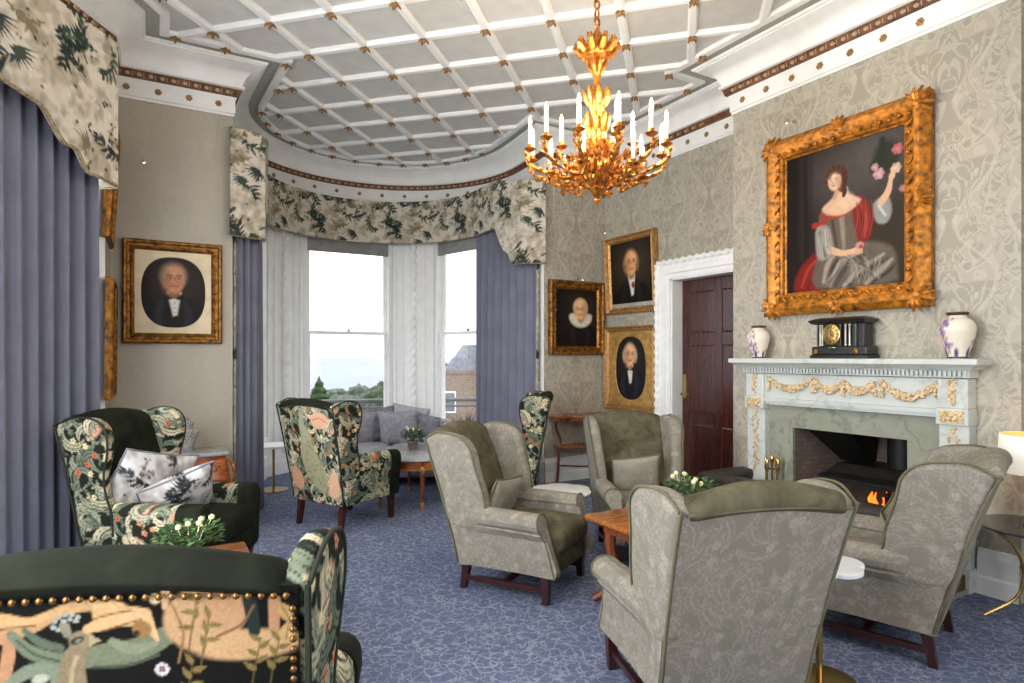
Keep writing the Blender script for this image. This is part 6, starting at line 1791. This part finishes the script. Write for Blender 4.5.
def tree(label, x, y, top, r, mat, seed, conif=False, base=-9.0):
    t = thing('tree', label, 'tree', (x,y,base), 0, 'trees beyond the windows')
    h = top-base; rr = random.Random(seed)
    MB().tube([(0,0,0),(0,0,h*.6)], [r*.12,r*.06], 8).build('trunk', M['bark'], t)
    m = MB()
    if conif:
        for k in range(18): q = .25+.041*k; blob(m, (0,0,h*q), (r*(1.0-q)*1.05+.02,r*(1.0-q)*1.05+.02,h*.032), seed+k, 3, .22)
        for q in (.965,.982,.996): blob(m, (0,0,h*q), (r*(1-q)+.03,r*(1-q)+.03,h*.018), seed, 2, .2)
    else:
        for k in range(7):
            a = rr.random()*6.28; q = r*.55*rr.random(); blob(m, (q*math.cos(a),q*math.sin(a),h-r*(.5+.5*rr.random())-.15*r), (r*.6,r*.6,r*.5), seed*3+k, 3, .45)
    m.build('foliage', M[mat], t, ang=0)
def px(x, d): # plan point at distance d along a sight line of the bay (pixel column x)
    u = (x-512)/620; return (d*(u*.8652+.5015), d*(-u*.5015+.8652))
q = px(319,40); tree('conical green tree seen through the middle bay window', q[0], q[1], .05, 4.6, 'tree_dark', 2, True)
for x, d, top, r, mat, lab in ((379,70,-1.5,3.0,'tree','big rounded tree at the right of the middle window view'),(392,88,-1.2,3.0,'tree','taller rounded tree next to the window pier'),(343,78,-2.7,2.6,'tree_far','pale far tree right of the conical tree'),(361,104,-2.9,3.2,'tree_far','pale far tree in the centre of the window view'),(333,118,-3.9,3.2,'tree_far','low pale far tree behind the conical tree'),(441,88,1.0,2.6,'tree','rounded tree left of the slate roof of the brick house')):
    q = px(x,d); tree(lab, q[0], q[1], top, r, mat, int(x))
def house():
    c = px(478,58); t = thing('brick_house', 'brick house with slate roof and white dormer beyond the right bay window', 'house', (c[0],c[1],-9), -.40)
    MB().b2((-4.5,0,0),(9,8,8.85)).b2((-4.6,-.1,8.85),(9.1,8.1,9.15)).build('wall', M['house_brick'], t, smooth=False)
    MB().rings([[(-3.0,.5,9.15),(9,.5,9.15),(9,8,9.15),(-3.0,8,9.15)],[(-1.2,2.6,11.6),(9,2.6,11.6),(9,6,11.6),(-1.2,6,11.6)]]).build('roof', M['slate_roof'], t, smooth=False)
    d = MB().b2((.1,.35,9.2),(1.5,2.5,11.0)).build('dormer', M['white'], t, smooth=False)
    MB().b2((.35,.30,9.5),(1.25,.36,10.7)).build('pane', M['slate_roof'], d, smooth=False)
    for x in (-2.6,.9,3.4):
        w = MB().b2((x-.55,-.06,5.2),(x+.55,.02,7.2)).build('window', M['white'], t, smooth=False)
        MB().b2((x-.42,-.08,5.35),(x+.42,-.05,7.05)).build('pane', M['slate_roof'], w, smooth=False)
    MB().b2((4.0,3.8,11),(5.0,4.8,13.2)).build('chimney', M['house_brick'], t, smooth=False)
house()
def railing():
    t = thing('balcony_railing', 'dark metal balcony railing outside the bay windows', 'railing', (0,0,0))
    A = [(-.2,10.2),(2.6,10.5),(5.2,9.6),(6.6,7.8)]
    for z, r, nm in ((.66,.035,'top_rail'),(.55,.018,'rail'),(.2,.014,'rail')):
        MB().tube([(x,y,z) for x, y in A], r, 6).build(nm, M['rail'], t)
    for x, y in A+[(1.2,10.35),(3.9,10.05),(5.9,8.7)]: MB().tube([(x,y,-.3),(x,y,.66)], .022, 6).build('post', M['rail'], t)
    struct(MB().rings([[(-.2,8.6,-.45),(6.9,7.4,-.45),(6.9,7.8,-.45),(5.3,9.9,-.45),(2.6,10.8,-.45),(-.4,10.5,-.45)],[(-.2,8.6,-.3),(6.9,7.4,-.3),(6.9,7.8,-.3),(5.3,9.9,-.3),(2.6,10.8,-.3),(-.4,10.5,-.3)]]).build('floor_balcony', M['rail'], smooth=False))
M['rail'] = plain('grey_painted_iron', (104,104,104), .6, .2)
railing()
def cordyline(label, x, y, top, seed, z0=-.3, n=34, sp=.28):
    r = random.Random(seed); t = thing('planter', label, 'plant', (x,y,z0), 0, 'balcony planters')
    MB().lathe([(0,0),(.13,0),(.18,.3),(.19,.32),(.16,.32),(.15,.28),(0,.28)], seg=20).build('pot', M['black'], t)
    m = MB(); h = top-z0
    for k in range(n):
        a = r.random()*6.28; l = (h-.28)*(.6+.4*r.random()); o = .05+sp*r.random()*l/.7
        m.tube([(0,0,.27),(o*.3*math.cos(a),o*.3*math.sin(a),.27+l*.6),(o*math.cos(a),o*math.sin(a),.27+l*(.85+.1*r.random()))], [.012,.014,.001], 4)
    m.build('foliage', M['spiky'], t)
M['spiky'] = plain('dark_spiky_leaf', (70,64,60), .6, var=.3, sc=20)
q = px(360,9.3); cordyline('dark spiky plant on the balcony behind the sofa', q[0], q[1], .80, 5)
q = px(468,8.75); cordyline('dark bushy plant on the balcony outside the right window', q[0], q[1], .72, 6, n=120, sp=.5)

# ================================================================== light, sky, camera
w = bpy.data.worlds.new('overcast_sky'); SC.world = w; w.use_nodes = True; nt = w.node_tree; nt.nodes.clear()
ou = nt.nodes.new('ShaderNodeOutputWorld'); bg = nt.nodes.new('ShaderNodeBackground'); nt.links.new(bg.outputs[0], ou.inputs[0])
tc = nt.nodes.new('ShaderNodeTexCoord'); sx = nt.nodes.new('ShaderNodeSeparateXYZ'); nt.links.new(tc.outputs['Generated'], sx.inputs[0])
rp = nt.nodes.new('ShaderNodeValToRGB'); nt.links.new(sx.outputs[2], rp.inputs[0])
e = rp.color_ramp.elements; e[0].position = 0; e[0].color = L4((226,233,240)); e[1].position = .35; e[1].color = L4((244,247,250))
nt.links.new(rp.outputs[0], bg.inputs[0]); bg.inputs[1].default_value = SKY
def area(name, loc, aim, sx, sy, en, col=(1,1,1), portal=False):
    l = bpy.data.lights.new(name, 'AREA'); l.shape = 'RECTANGLE'; l.size = sx; l.size_y = sy; l.energy = en; l.color = col
    o = bpy.data.objects.new(name, l); COL.objects.link(o); o.location = loc
    o.rotation_euler = (Vector(aim)-Vector(loc)).to_track_quat('-Z','Y').to_euler()
    if portal: l.cycles.is_portal = True
    return o
for a, b in ((65.6,112),(-8,41.5),(136,188)):
    mid = (a+b)/2; p = bp(mid, RW*math.cos(math.radians((b-a)/2))+.2)
    area('bay_portal', (p[0],p[1],1.75), (BC[0],BC[1],1.75), 1.3, 2.7, 1, portal=True)
for i in range(3):
    A, B = Vector(LB[i]), Vector(LB[i+1]); d = (B-A).normalized(); n = Vector((d.y,-d.x)); c = (A+B)/2+n*.5
    area('left_bay_daylight', (c.x,c.y,1.9), (c.x-n.x,c.y-n.y,1.75), 1.4, 2.5, DAY[i], (.94,.97,1.0))
area('rear_fill_light', (2.2,-1.3,1.9), (2.2,2,1.7), 2.6, 2.5, DAY[3], (.96,.98,1.0))  # added fill lamp behind the camera, lifts the room's overall light
cam = bpy.data.cameras.new('camera'); co = bpy.data.objects.new('camera', cam); COL.objects.link(co)
co.location = (0,0,1.4); co.rotation_euler = (PI/2,0,math.radians(-30.1))
cam.sensor_width = 36; cam.lens = 620/1024*36; cam.shift_y = 15.5/1024; cam.clip_start = .05; cam.clip_end = 9000
SC.camera = co
